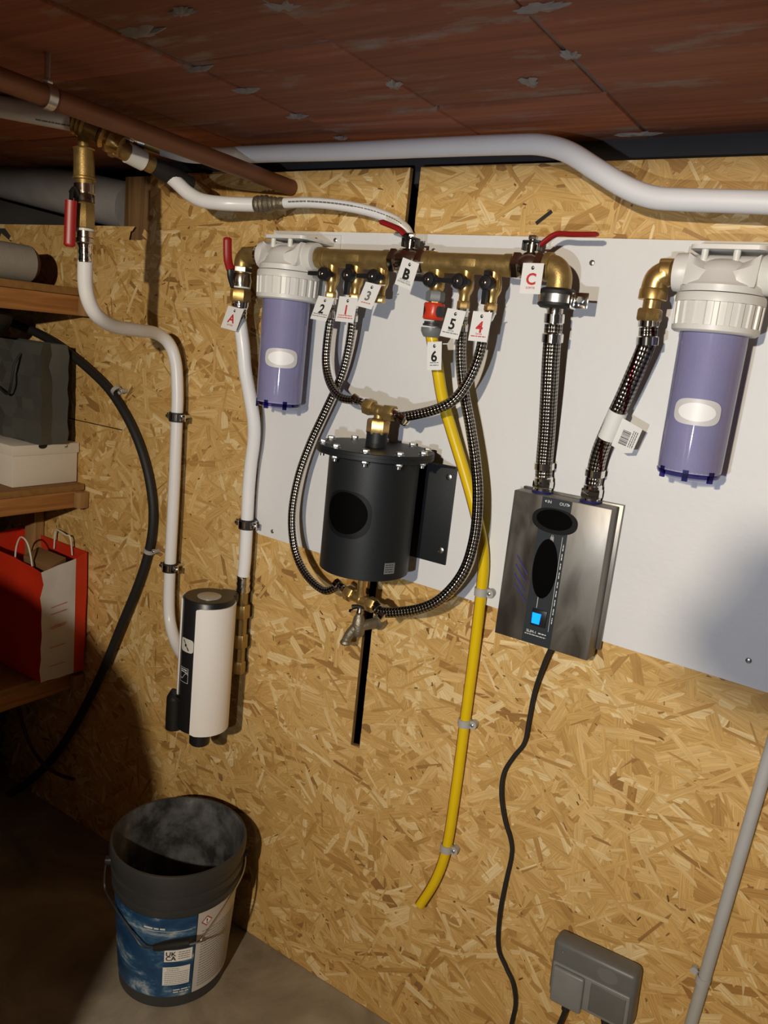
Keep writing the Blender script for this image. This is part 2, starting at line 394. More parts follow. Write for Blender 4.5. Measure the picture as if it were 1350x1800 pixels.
def bucket_inside():
    nt, b, N, L = nodes('bucket_smeared'); tc = N.new('ShaderNodeTexCoord'); n = N.new('ShaderNodeTexNoise'); n.inputs['Scale'].default_value = 11; n.inputs['Detail'].default_value = 9; n.inputs['Roughness'].default_value = .65
    L.new(tc.outputs['Object'], n.inputs['Vector']); r = ramp(N, [(.42, (.022, .023, .025)), (.62, (.13, .135, .14)), (.75, (.30, .31, .31))]); L.new(n.outputs['Fac'], r.inputs[0])
    L.new(r.outputs[0], b.inputs['Base Color']); b.inputs['Roughness'].default_value = .5
    nt, b, N, L = nodes('blue_label'); tc = N.new('ShaderNodeTexCoord'); mp = N.new('ShaderNodeMapping'); mp.inputs['Scale'].default_value = (9, 9, 17); L.new(tc.outputs['Object'], mp.inputs['Vector'])
    n = N.new('ShaderNodeTexNoise'); n.inputs['Scale'].default_value = 1.0; n.inputs['Detail'].default_value = 9; n.inputs['Roughness'].default_value = .7; n.inputs['Distortion'].default_value = .5; L.new(mp.outputs[0], n.inputs['Vector'])
    r = ramp(N, [(.35, (.010, .040, .11)), (.52, (.016, .075, .19)), (.58, (.08, .18, .31)), (.66, (.48, .54, .60))]); L.new(n.outputs['Fac'], r.inputs[0])
    L.new(r.outputs[0], b.inputs['Base Color']); b.inputs['Roughness'].default_value = .35
bucket_inside()

# ================================================================== THE SETTING
def struct(name, mb, mat):
    o = mb.build(name, mat); o['kind'] = 'structure'; return o
FRONT = 0.0
ZC = 1.80
floor = struct('floor', MB().box((-2.7, -3.2, -.06), (1.4, .14, 0)), 'concrete_floor')
wall_back = struct('wall_back', MB().box((-2.7, .14, 0), (1.4, .22, 2.0)), 'dark_wall')
wall_left = struct('wall_left', MB().box((-2.78, -3.2, 0), (-2.7, .22, 2.0)), 'dark_wall')
# board wall: one tall sheet with the long slot cut into it and the stepped top left corner
TOP, SL0, SL1, SZ = 1.762, -.8435, -.8215, .605
poly = [(-2.69, 0), (.9, 0), (.9, TOP), (SL1, TOP), (SL1, SZ), (SL0, SZ - .004), (SL0, TOP), (-1.225, TOP), (-1.225, TOP + .004), (-1.352, TOP + .004), (-1.352, TOP - .012), (-1.372, TOP - .012), (-1.372, TOP + .003), (-1.55, TOP + .003), (-1.55, 1.62), (-1.644, 1.62), (-1.644, 1.651), (-2.087, 1.651), (-2.087, 1.40), (-2.69, 1.40)]
osb = MB().prism([(x, .0, z) for x, z in poly], (0, .009, 0)).build('osb_panel', 'osb_core', wall_back)
def osb_strands(n_layers):
    rnd = random.Random(11); V = []; Fc = []; UV = []; T = []
    def cut(q, ix, lim, sg):                       # keep the side sg * (value - lim) <= 0
        out = []
        for i in range(len(q)):
            A, B = q[i], q[(i + 1) % len(q)]; da, db = sg * (A[ix] - lim), sg * (B[ix] - lim)
            if da <= 0: out.append(A)
            if da * db < 0:
                f = da / (da - db); out.append(tuple(A[k] + (B[k] - A[k]) * f for k in range(5)))
        return out
    def fit(q, cx, cz):
        q = cut(q, 2, .002, -1); q = cut(q, 2, TOP - .0005, 1) if q else q
        if q and cx < -1.549: q = cut(q, 2, 1.6195 if cx > -1.645 else 1.6505, 1)
        if q and cz > 1.62: q = cut(q, 0, -1.549, -1 if cx > -1.549 else 1)
        if q and max(p[2] for p in q) > SZ - .003 and min(p[0] for p in q) < SL1 and max(p[0] for p in q) > SL0:
            if cz < SZ - .003: q = cut(q, 2, SZ - .004, 1)
            elif cx < (SL0 + SL1) / 2: q = cut(q, 0, SL0 - .0003, 1)
            else: q = cut(q, 0, SL1 + .0003, -1)
        return q
    for li, (cnt, L0, L1, W0, W1) in enumerate(n_layers):
        for i in range(cnt):
            cx = rnd.uniform(-2.085, .45); cz = rnd.uniform(0, TOP)
            L = rnd.uniform(L0, L1) * (1 if rnd.random() < .8 else .6); W = rnd.uniform(W0, W1)
            a = rnd.gauss(0, .75) if rnd.random() < .7 else rnd.uniform(-1.57, 1.57)
            a += -.15
            ca, sa = math.cos(a), math.sin(a)
            y = -(li * .00035 + rnd.random() * .00034)
            tz = rnd.gauss(0, .004); tw = rnd.gauss(0, .010)
            k = rnd.choice((4, 5, 6, 6))
            if k == 4: pl = [(-.5, -.5), (.5, -.5 + rnd.uniform(0, .5)), (.5, .5), (-.5, .5 - rnd.uniform(0, .4))]
            elif k == 5: pl = [(-.5, -.5), (.35, -.5), (.5, rnd.uniform(-.3, .3)), (.38, .5), (-.5, .5)]
            else: pl = [(-.5, rnd.uniform(-.3, .1)), (-.36, -.5), (.38, -.5 + rnd.uniform(0, .2)), (.5, rnd.uniform(-.2, .3)), (.3, .5), (-.4, .5 - rnd.uniform(0, .25))]
            q = []
            for u, v in pl:
                lx, lz = u * L, v * W * rnd.uniform(.85, 1.1); q.append((cx + lx * ca - lz * sa, y + tz * lx + tw * lz, cz + lx * sa + lz * ca, lx, lz))
            q = fit(q, cx, cz)
            if len(q) < 3: continue
            b = len(V); V += [(p[0], min(p[1], -.00002), p[2]) for p in q]; Fc.append(list(range(b, b + len(q))))
            o1, o2 = rnd.uniform(0, 50), rnd.uniform(0, 9)
            UV.append([(p[3] + o1, p[4] + o2) for p in q])
            t = min(.95, max(.25, rnd.gauss(.60, .21))) if rnd.random() < .95 else rnd.uniform(.05, .3)
            if rnd.random() < .05: t = rnd.uniform(.9, 1)
            if li == 4: t = rnd.uniform(0, .05)  # tiny dark flakes: shade of the cavities between strands, put into the tint
            T.append(t)
    me = bpy.data.meshes.new('osb_strands'); me.from_pydata(V, [], Fc); ul = me.uv_layers.new(name='UVMap'); k = 0
    at = me.attributes.new('tint', 'FLOAT', 'FACE')
    for i, fu in enumerate(UV):
        at.data[i].value = T[i]
        for u in fu: ul.data[k].uv = u; k += 1
    me.materials.append(MAT['osb_strand'])
    # faces look towards the room
    bm = bmesh.new(); bm.from_mesh(me); bm.normal_update()
    fl = [f for f in bm.faces if f.normal.y > 0]; bmesh.ops.reverse_faces(bm, faces=fl); bm.to_mesh(me); bm.free()
    o = bpy.data.objects.new('osb_strands', me); COL.objects.link(o); o.parent = osb; o['kind'] = 'stuff'
osb_strands([(5200, .06, .19, .018, .050), (3600, .05, .17, .012, .036), (3000, .04, .15, .007, .026), (2600, .025, .11, .0025, .012), (700, .004, .014, .0015, .004)])
# dark cracks and the wood behind the step
crack = MB()
for a, b, wd in (((120, 735), (215, 756), .0012), ((942, 393), (970, 371), .0032), ((1120, 1618), (1126, 1612), .001)):
    p = P(*a, .0022); q = P(*b, .0022); nv = (q - p).cross(Vector((0, 1, 0))).normalized() * wd
    crack.add([p - nv, q - nv, q + nv, p + nv], [(0, 1, 2, 3)], smooth=False)
crack.build('crack', 'ink_black', osb)
post = MB().box((-1.652, .0095, .9), (-1.545, .09, 1.765), .003).build('wooden_post', 'post_dark', wall_back)
# wall plate over the board wall: dark band below the ceiling
MB().box((-1.55, .03, 1.74), (1.4, .14, 1.86)).build('wall_plate', 'dark_wall', wall_back)
# concrete pipe-like beam in the void behind the low boards
p = P(-80, 290, -.065); q = P(236, 366, -.065)
MB().sweep([p, (p * .5 + q * .5), q], .058, 20).build('concrete_beam', 'concrete_beam', wall_back)

# ceiling: slab of mortar with hollow terracotta blocks set into it
ceiling = struct('ceiling', MB().box((-2.7, -3.2, ZC + .006), (1.4, .14, ZC + .10)), 'mortar')
rnd = random.Random(3)
blk = MB().box((-.1315, -.1285, 0), (.1315, .1285, .02), .004).build('terracotta_block', 'terracotta', ceiling)
first = True
for iy in range(5):
    for ix in range(-8, 6):
        o = blk if first else blk.copy()
        if not first: COL.objects.link(o)
        first = False
        o.parent = ceiling
        o.location = (-.42 + .1325 + .266 * ix + rnd.uniform(-.004, .004), .075 - .13 - .26 * iy + rnd.uniform(-.003, .003), ZC + rnd.uniform(-.002, .003))
        o.rotation_euler = (rnd.gauss(0, .006), rnd.gauss(0, .006), rnd.gauss(0, .006))
MB().box((-2.7, -3.2, ZC + .001), (1.4, -1.24, ZC + .005)).build('ceiling_field', 'terracotta', ceiling)
MB().box((-2.7, -1.68, 1.714), (1.4, -1.56, ZC + .02), .004).build('beam_blocker', 'concrete_beam', ceiling)  # added unseen beam that keeps lamp light off the ceiling and its pipes
# mortar squeezed out of the joints
for i, (px, py, sx, sy) in enumerate(((250, 58, .05, .018), (500, 10, .035, .02), (432, 160, .03, .014), (1005, 97, .02, .016), (932, 146, .018, .02), (945, 14, .05, .012), (692, 150, .016, .022), (780, 203, .014, .016), (520, 205, .03, .014), (320, 22, .03, .012), (350, 122, .035, .008), (1120, 236, .05, .012), (600, 243, .02, .01))):
    c = onz(px, py, ZC); m_ = MB(); n = 26; r2 = random.Random(i)
    ring = []; rr = [r2.uniform(.45, 1.25) for _ in range(n)]
    for k in range(n): th = 2 * math.pi * k / n; ring.append((c.x + sx * .8 * rr[k] * math.cos(th), c.y + sy * .8 * rr[k] * math.sin(th), ZC + .002))
    inn = [(c.x + (v[0] - c.x) * .6, c.y + (v[1] - c.y) * .6, ZC - .0015 - r2.random() * .0015) for v in ring]
    m_.add(ring + inn + [(c.x, c.y, ZC - .003)], [(k, (k + 1) % n, n + (k + 1) % n, n + k) for k in range(n)] + [(n + k, n + (k + 1) % n, 2 * n) for k in range(n)])
    m_.build('mortar_smear', 'mortar_pale', ceiling)

# domed and pear-shaped blockers, both added out of view to shade the lamp
t = thing('dome_blocker', 'tall domed blocker added out of view, left of the viewer, to shade the lamp', 'light blocker', (-.99, -1.58, 0))
MB().lathe([(.05, 0), (.05, .40), (.06, .43), (1.11, .43), (1.17, .41), (1.23, .35), (1.265, .24), (1.285, .12), (1.29, 0)], (-.99, -1.58, 0), (0, 0, 1), 48, caps=False).build('blocker_body', 'white_plastic', t)
for a_ in (.5, 2.6, 4.7): MB().cyl((-.99 + .33 * math.cos(a_), -1.58 + .33 * math.sin(a_), 0), (-.99 + .33 * math.cos(a_), -1.58 + .33 * math.sin(a_), .055), .025).build('foot', 'black_plastic', t)
t = thing('pear_blocker', 'pear-shaped blocker on a cord, added out of view to shade the lamp', 'switch', (-.088, -1.62, 1.494))
MB().lathe([(0, .0), (.002, .040), (.020, .052), (.036, .044), (.050, .036), (.068, .032), (.072, .006)], (-.088, -1.62, 1.494), (0, 0, 1), 24, caps=False).build('body', 'white_plastic', t)
MB().cyl((-.088, -1.62, 1.564), (-.088, -1.62, 1.716), .003, n=10).build('cord', 'string_white', t)

# ================================================================== MOUNTING BOARD
BF = .013                                      # front of the white board above the strands
mb = MB(); z_bl, z_br = 1.004, .985
cr = [(-1.150 + .02 - .02 * math.cos(t), z_bl + .02 - .02 * math.sin(t)) for t in (0, .4, .8, 1.2, 1.57)]
pl = [(-1.152, 1.645)] + cr + [(-.088, z_br), (-.088, 1.641)]
mb.prism([(x, -.0022, z) for x, z in pl], (0, -(BF - .0022), 0))
board = mb.build('mounting_board', 'white_paint', loc=(-.62, -.002, 1.0))
tag(board, 'large white-painted board screwed to the OSB wall behind the filters', 'board')
def screw(parent, p, r=.0045, mat='zinc', name='screw', ax=(0, -1, 0)):
    m_ = MB(); p = Vector(p); m_.lathe([(0, r), (.0012, r), (.0024, r * .55)], p, ax, 14)
    a, b = frame(Vector(ax)); q = p + Vector(ax) * .00245
    for u, v in ((a, b), (b, a)):
        m_.add([q - u * r * .4 - v * r * .09, q + u * r * .4 - v * r * .09, q + u * r * .4 + v * r * .09, q - u * r * .4 + v * r * .09], [(0, 1, 2, 3)], smooth=False)
    return m_.build(name, mat, parent)
for px, py in ((1041, 462), (762, 441), (479, 934), (1316, 1161), (1303, 437)):
    q = P(px, py, BF); screw(board, (q.x, -BF, q.z))

# ================================================================== WATER FILTERS
def filt(cx, d, zt, label, lab_z, lab_dx):
    # zt: height of the port axis
    c = Vector((cx, -d, zt)); t = thing('filter_housing', label, 'water filter', (cx, -d, zt - .29))
    # head
    hd = MB()
    hd.lathe([(-.028, .0555), (-.022, .0565), (-.019, .0565), (-.014, .050), (.002, .044), (.012, .036), (.018, .022), (.020, .0)], c, (0, 0, 1), 40)
    hd.lathe([(-.068, .0215), (-.067, .0265), (-.050, .0275), (-.046, .025), (.046, .025), (.050, .0275), (.067, .0265), (.068, .0215)], c, (1, 0, 0), 32)
    # swept shoulder in front of the cap
    # saddle between the ports: rises to the hanger plate at both ends, hollowed between them
    sv = []; ns = 16
    for k in range(ns + 1):
        u = -1 + 2 * k / ns; top_ = zt + .020 - .016 * (1 - u * u)
        for (yy, zz) in ((-.040, zt - .020), (-.046 + .012 * u * u, zt - .012), (-.043 + .014 * u * u, top_ - .006), (-.026, top_ + .004), (.020, zt + .024), (.040, zt - .016)): sv.append((cx + u * .047, -d + yy, zz))
    hd.add(sv, [(k * 6 + j, (k + 1) * 6 + j, (k + 1) * 6 + j + 1, k * 6 + j + 1) for k in range(ns) for j in range(5)] + [tuple(range(6)), tuple(ns * 6 + j for j in reversed(range(6)))])
    hd.build('head', 'white_plastic', t)
    # hanger plate with its pins, and the back plate on the board
    br = MB(); zp = zt + .0300
    pts = []
    x0, x1, y0, y1, r = cx - .048, cx + .052, -d - .028, -BF - .004, .012
    for (ax, ay, s) in ((x1 - r, y1, 0), (x1 - r, y0 + r, 3), (x0 + r, y0 + r, 2)):
        pass
    for k in range(7): th = math.pi + k * math.pi / 12; pts.append((x0 + r + r * math.cos(th), y0 + r + r * math.sin(th), zp))
    for k in range(7): th = 1.5 * math.pi + k * math.pi / 12; pts.append((x1 - r + r * math.cos(th), y0 + r + r * math.sin(th), zp))
    pts += [(x1, y1, zp), (x0, y1, zp)]
    br.prism(pts, (0, 0, .006)); bp_ = br.build('bracket', 'white_plastic', t)
    bk = MB(); bk.box((cx - .056, -BF - .004, zt + .020), (cx + .066, -BF - .0004, zt + .052), .0016); bk.build('back_plate', 'white_plastic', t)
    for k in (-.042, .006, .054): screw(t, (cx + k, -BF - .004, zt + .042), .0042)
    pn = [MB().cyl((cx + k, -d - .018, zt + .0), (cx + k, -d - .018, zp), .0048, n=14).build('pin', 'white_plastic', t) for k in (-.028, .014)]
    # collar with grip ribs
    co = MB(); zc = zt - .0295
    co.lathe([(0, .050), (0, .0585), (-.004, .0600), (-.012, .0600), (-.0125, .0575), (-.043, .0565), (-.0435, .0590), (-.050, .0585), (-.053, .0545), (-.053, .046)], (cx, -d, zc), (0, 0, 1), 48)
    for k in range(22):
        th = 2 * math.pi * k / 22; a = Vector((math.cos(th), math.sin(th), 0)); b_ = Vector((-math.sin(th), math.cos(th), 0))
        p = Vector((cx, -d, zc - .0125)); q = Vector((cx, -d, zc - .0435))
        co.add([p + a * .0570 - b_ * .0042, p + a * .0600 - b_ * .0030, p + a * .0600 + b_ * .0030, p + a * .0570 + b_ * .0042, q + a * .056 - b_ * .0042, q + a * .0590 - b_ * .0030, q + a * .0590 + b_ * .0030, q + a * .056 + b_ * .0042], [(0, 4, 5, 1), (1, 5, 6, 2), (2, 6, 7, 3)], smooth=False)
    co.build('collar', 'white_plastic', t)
    zs = zc - .053; zb = zt - .290
    bowl = MB().lathe([(0, 0), (0, .030), (.002, .038), (.008, .043), (.016, .0446), (.030, .0448), (zs - zb, .0462)], (cx, -d, zb), (0, 0, 1), 48, caps=False).build('bowl', 'clear_blue', t)
    MB().lathe([(.0045, .0405), (.0050, .0430), (.0085, .0448), (.0115, .0452)], (cx, -d, zb), (0, 0, 1), 40, caps=False).build('bowl_rim', 'clear_blue_deep', bowl)
    for th in (-2.3, -1.45, -.6, 1.5):
        a = Vector((math.cos(th), math.sin(th), 0)); b_ = Vector((-a.y, a.x, 0)); o_ = Vector((cx, -d, zb)) + a * .0415
        m_ = MB(); v = [o_ + a * (i * .004) + b_ * (j * .004) + Vector((0, 0, k)) for k in (.0, .016) for j in (-1, 1) for i in (0, 1)]
        m_.add(v, [(0, 2, 3, 1), (4, 5, 7, 6), (0, 1, 5, 4), (2, 6, 7, 3), (1, 3, 7, 5), (0, 4, 6, 2)], smooth=False); m_.build('foot_lug', 'clear_blue_deep', bowl)
    MB().lathe([(.020, .0), (.010, .0440), (zs - zb + .01, .0456)], (cx, -d, zb), (0, 0, 1), 40, caps=False).build('cartridge', 'cartridge', t)
    # paper label with a bright oval
    def wrap(u, v, o=0.0): th = lab_dx + u / .0472; return Vector((cx + (.0471 + o) * math.cos(th), -d + (.0471 + o) * math.sin(th), lab_z + v))
    lb = MB(); n = 40; vs = [wrap(0, 0)]
    W, Hh, e = .0335, .0185, 3.2
    for k in range(n):
        th = 2 * math.pi * k / n; cth, sth = math.cos(th), math.sin(th)
        vs.append(wrap(W * math.copysign(abs(cth) ** (2 / e), cth), Hh * math.copysign(abs(sth) ** (2 / e), sth)))
    def disc(Wd, Hd, e, o):
        m2 = MB(); R_ = 6; vs = [wrap(0, 0, o)]; fs = []
        for r_ in range(1, R_ + 1):
            for k in range(n):
                th = 2 * math.pi * k / n; cth, sth = math.cos(th), math.sin(th); f_ = r_ / R_
                vs.append(wrap(f_ * Wd * math.copysign(abs(cth) ** (2 / e), cth), f_ * Hd * math.copysign(abs(sth) ** (2 / e), sth), o))
        for k in range(n): fs.append((0, 1 + k, 1 + (k + 1) % n))
        for r_ in range(R_ - 1):
            for k in range(n):
                j = (k + 1) % n; fs.append((1 + r_ * n + k, 1 + (r_ + 1) * n + k, 1 + (r_ + 1) * n + j, 1 + r_ * n + j))
        m2.add(vs, fs); return m2
    lo = disc(W, Hh, 3.2, 0).build('label', 'sticker_grey', t)
    disc(W * .78, Hh * .70, 2, .0004).build('label_oval', 'sticker_white', lo)
    return t
FD, FZ = .085, 1.5865
filt(-1.043, FD, FZ, 'clear blue water filter with white head, between the A valve and brass manifold', 1.395, math.radians(-52))
filt(-.249, FD, FZ, 'larger-looking clear blue water filter with white head beside the steel box', 1.395, math.radians(-83))

# ================================================================== FITTINGS: shared builders
def steps(mb, p, ax, prof, n=24): mb.lathe(prof, p, ax, n)
def braided(name, label, pts, r, mat, ferr0, ferr1, k=8):
    # braided hose with a crimped ferrule at each end (lengths in metres along the path)
    pp = spline(pts, k); t = thing(name, label, 'hose', pp[0])
    MB().sweep(pp, r, 16).build('braid', mat, t)
    for (a, b), L in (((pp[0], pp[1]), ferr0), ((pp[-1], pp[-2]), ferr1)):
        if not L: continue
        ax = (b - a).normalized(); m_ = MB()
        m_.lathe([(-.004, r * .85), (-.004, r * 1.12), (L * .25, r * 1.12), (L * .30, r * .98), (L * .62, r * .98), (L * .68, r * 1.2), (L, r * 1.2), (L + .001, r * .98)], a, ax, 20)
        m_.build('ferrule', 'chrome', t)
    return t
AX = FZ                                        # height of the pipe run through the filter heads
def ycol(px, py): return P(px, py, FD)
# ---- two brass manifolds with three outlets each
KN = []
def manifold(x0, x1, ports, label):
    t = thing('manifold', label, 'manifold', ((x0 + x1) / 2, -FD, AX - .05))
    L = x1 - x0; r = .0168
    MB().lathe([(0, .0165), (0, .0195), (.014, .0195), (.0145, .018), (.020, .018), (.021, r), (L - .016, r), (L - .015, .0185), (L, .0185)], (x0, -FD, AX), (1, 0, 0), 32).build('barrel', 'cast_brass', t)
    # raised maker plate
    MB().box(((x0 + x1) / 2 - .021, -FD - r - .0006, AX - .0065), ((x0 + x1) / 2 + .021, -FD - r + .003, AX + .0065), .0005).build('name_plate', 'cast_brass', t)
    for (px, closed) in ports:
        m_ = MB(); zb = AX - .010
        m_.lathe([(0, .0125), (-.010, .0120), (-.016, .0135), (-.030, .0140), (-.036, .0118), (-.041, .0092), (-.050, .0092)][::-1], (px, -FD, zb), (0, 0, 1), 22)
        m_.cyl((px, -FD, zb - .021), (px, -FD - .020, zb - .021), .0085, n=18)
        b_ = m_.build('outlet', 'brass', t)
        hx = MB().hexn((px, -FD, zb - .050), (px, -FD, zb - .064), .0108); hx.build('nut', 'brass', b_)
        k = MB(); c = Vector((px, -FD - .020, zb - .021))
        k.lathe([(0, .0125), (.008, .0128), (.012, .0105), (.013, .004)], c, (0, -1, 0), 22)
        u = Vector((0, 0, -1)) if closed == 'down' else Vector((-1, 0, 0)); w_ = Vector((1, 0, 0)) if closed == 'down' else Vector((0, 0, 1))
        for (a, e, hw) in ((.006, .034, .0042), (-.006, -.019, .0052)):
            q0 = c + u * a; q1 = c + u * e
            v = [q + w_ * s * (hw if i == 0 else hw * .85) + Vector((0, -y_, 0)) for y_ in (.001, .010) for i, q in enumerate((q0, q1)) for s in (-1, 1)]
            k.add(v, [(0, 1, 3, 2), (4, 6, 7, 5), (0, 4, 5, 1), (2, 3, 7, 6), (0, 2, 6, 4), (1, 5, 7, 3)], smooth=False)
        ko = k.build('valve_knob', 'black_plastic', t)
        screw(ko, c + Vector((0, -.013, 0)), .0040, 'chrome')
    return t
manifold(-.972, -.808, ((-.937, 'side'), (-.881, 'down'), (-.826, 'side')), 'brass manifold with outlets 2, 1 and 3, next to the left filter')
manifold(-.737, -.572, ((-.711, 'side'), (-.655, 'side'), (-.604, 'down')), 'brass manifold with outlets 6, 5 and 4, between valves B and C')
# ---- ball valves
def lever(parent, pts, wdt, th, split, wide=None, mats=('black_plastic', 'red_vinyl')):
    # flat bent handle: bare metal up to index split, red sleeve after it
    pts = [Vector(p) for p in pts]
    for (a, b, mt, g) in ((0, split, mats[0], .8), (split, len(pts) - 1, mats[1], 1.0)):
        if b <= a: continue
        seg = spline(pts[a:b + 1], 6); m_ = MB(); N_ = len(seg); rs = [wdt * g * (.55 if (i == N_ - 1 and b == len(pts) - 1) else 1.0) for i in range(N_)]
        m_.sweep(seg, rs, 12, sx=th, ref=wide or (0, 0, 1)); m_.build('lever' if mt == mats[1] else 'lever_arm', mt, parent)
def ball_valve(x0, x1, label):
    L = x1 - x0; t = thing('ball_valve', label, 'valve', (x0, -FD, AX))
    m_ = MB(); m_.hexn((x0, -FD, AX), (x0 + .016, -FD, AX), .0225); m_.lathe([(.014, .019), (.02, .0215), (L * .5, .0225), (L - .02, .0215), (L - .014, .019)], (x0, -FD, AX), (1, 0, 0), 26)
    m_.hexn((x1 - .016, -FD, AX), (x1, -FD, AX), .0225); m_.build('body', 'nickel', t)
    xc = (x0 + x1) / 2; MB().lathe([(.018, .0085), (.033, .0085), (.034, .006), (.042, .006)], (xc, -FD, AX), (0, 0, 1), 18).build('stem', 'nickel', t)
    MB().hexn((xc, -FD, AX + .040), (xc, -FD, AX + .047), .0075).build('stem_nut', 'nickel', t)
    m_ = MB(); m_.box((xc - .014, -FD - .008, AX + .036), (xc + .014, -FD + .008, AX + .039), .0008); m_.box((xc - .0150, -FD - .007, AX + .024), (xc - .0125, -FD + .007, AX + .039), .0006); m_.box((xc + .0125, -FD - .007, AX + .024), (xc + .0150, -FD + .007, AX + .039), .0006); m_.build('handle_clip', 'black_plastic', t)
    return t, xc
tB, xB = ball_valve(-.808, -.737, 'nickel ball valve B with a red lever bent up to the left')
zB = AX + .038
lever(tB, [P(722, 437, FD), P(717, 424, FD + .004), P(712, 413, FD + .008), P(700, 402, FD + .012), P(668, 389, FD + .020)], .0100, .45, 2, (.3, -.2, 1))
tC, xC = ball_valve(-.572, -.5175, 'nickel ball valve C with a thin red lever pointing right')
p1, p2, p3 = P(950, 431, FD), P(977, 412, FD), P(1052, 412, FD)
lever(tC, [(xC + .012, -FD, zB), p1, p2, p2 * .6 + p3 * .4, p3], .0042, 1.7, 1, (0, 1, 0))
# elbow C going down to the steel hose, with its rubber-lined clamp
t = thing('pipe_elbow', 'brass elbow beside valve C, held by a round pipe clamp', 'pipe fitting', (-.485, -FD, AX - .05))
ec = [(-.5170, -FD, AX), (-.508, -FD, AX), (-.500, -FD, AX - .003), (-.4935, -FD, AX - .010), (-.491, -FD, AX - .020), (-.491, -FD, AX - .036)]
MB().sweep(spline(ec, 5), .0195, 20).build('bend', 'cast_brass', t)
MB().lathe([(0, .0225), (.010, .0225), (.011, .020)], (-.5170, -FD, AX), (1, 0, 0), 24).build('collar', 'cast_brass', t)
XC = -.491
MB().lathe([(-.072, .0125), (-.062, .0125), (-.058, .015), (-.036, .016)], (XC, -FD, AX), (0, 0, 1), 20).build('tail', 'nickel', t)
t = thing('pipe_clamp', 'round rubber-lined steel pipe clamp under the elbow beside valve C', 'pipe clamp', (XC, -FD, AX - .055))
MB().lathe([(-.062, .0245), (-.058, .0292), (-.036, .0292), (-.032, .0245)], (XC, -FD, AX), (0, 0, 1), 32).build('rubber', 'black_rubber', t)
MB().lathe([(-.0545, .0293), (-.0540, .0306), (-.0415, .0306), (-.0410, .0293)], (XC, -FD, AX), (0, 0, 1), 32, caps=False).build('band', 'zinc', t)
MB().box((XC + .028, -FD - .020, AX - .062), (XC + .032, -FD + .004, AX - .038), .0006).build('flange', 'chrome', t)
m_ = MB(); m_.box((XC + .030, -FD - .004, AX - .060), (XC + .052, -FD - .001, AX - .036), .0006); m_.build('ear', 'chrome', t)
m_ = MB(); m_.hexn((XC + .040, -FD - .004, AX - .047), (XC + .040, -FD - .010, AX - .047), .0055); m_.build('bolt', 'zinc', t)
MB().cyl((XC, -FD + .028, AX - .048), (XC, -BF, AX - .048), .004).build('stud', 'zinc', t)
# ---- elbow A, ball valve A and the fitting below it
t = thing('ball_valve', 'upright nickel ball valve A with a red lever standing up beside it', 'valve', (-1.130, -FD, 1.45))
XA = P(424, 500, FD).x
MB().sweep(spline([(-1.106, -FD, AX), (-1.122, -FD, AX), (XA + .012, -FD, AX - .002), (XA + .002, -FD, AX - .010), (XA, -FD, AX - .024), (XA, -FD, AX - .036)], 5), .0170, 18).build('elbow', 'cast_brass', t)
MB().lathe([(0, .0175), (.0, .0205), (.010, .0205), (.012, .0175)], (-1.122, -FD, AX), (1, 0, 0), 22).build('port_ring', 'nickel', t)
zA = [P(424, y, FD).z for y in (468, 480, 498, 506, 531, 537, 560)]
m_ = MB(); m_.hexn((XA, -FD, zA[0]), (XA, -FD, zA[1]), .0205); m_.lathe([(zA[1] - zA[3] - .001, .0175), ((zA[1] - zA[3]) * .5, .0205), (.0, .0185)][::-1], (XA, -FD, zA[3]), (0, 0, 1), 24); m_.build('body', 'nickel', t)
MB().lathe([(-.001, .0195), (.002, .0195)], (XA, -FD, zA[3]), (0, 0, 1), 22).build('seal', 'white_plastic', t)
MB().hexn((XA, -FD, zA[3] - .002), (XA, -FD, zA[4]), .0215).build('union_nut', 'brass', t)
m_ = MB(); m_.lathe([(0, .0150), (.004, .0160), (.007, .0145), (.011, .0160), (.015, .0145), (zA[5] - zA[6], .0175), (zA[4] - zA[6], .0175)], (XA, -FD, zA[6]), (0, 0, 1), 22); m_.build('press_sleeve', 'chrome', t)
c = P(408, 494, FD + .018); MB().cyl((XA - .012, -FD - .004, c.z), (c.x - .004, -FD - .016, c.z), .0062).build('stem', 'nickel', t)
lever(t, [c + Vector((.006, 0, -.012)), c + Vector((-.004, 0, .008)), P(405, 474, FD + .018), P(401, 458, FD + .018), P(400, 440, FD + .018), P(400, 417, FD + .018)], .0085, .40, 2, (.75, -.65, 0))
# ---- elbow and nuts on the right filter
XR = P(1146, 530, FD).x
t = thing('pipe_elbow', 'brass elbow on the right-hand filter, with two nuts below it', 'pipe fitting', (XR, -FD, AX - .09))
MB().sweep(spline([(-.322, -FD, AX), (-.336, -FD, AX), (XR + .014, -FD, AX - .002), (XR + .003, -FD, AX - .010), (XR, -FD, AX - .024), (XR, -FD, AX - .036)], 5), .0190, 22).build('bend', 'brass', t)
zr = [P(1146, y, FD).z for y in (507, 528, 531, 541, 543, 566)]
MB().lathe([(zr[1] - zr[0], .019), (zr[1] - zr[0], .0205), (-.003, .0205), (0, .0205)][:1] + [(zr[1] - zr[0] + .001, .0205), (-.003, .0205), (0, .019)], (XR, -FD, zr[0]), (0, 0, 1), 24).build('ring_nut', 'brass', t)
MB().cyl((XR, -FD, zr[3] - .002), (XR, -FD, zr[1] + .002), .0125).build('nipple', 'brass', t)
MB().hexn((XR, -FD, zr[4]), (XR, -FD, zr[5]), .0185).build('nut', 'brass', t)

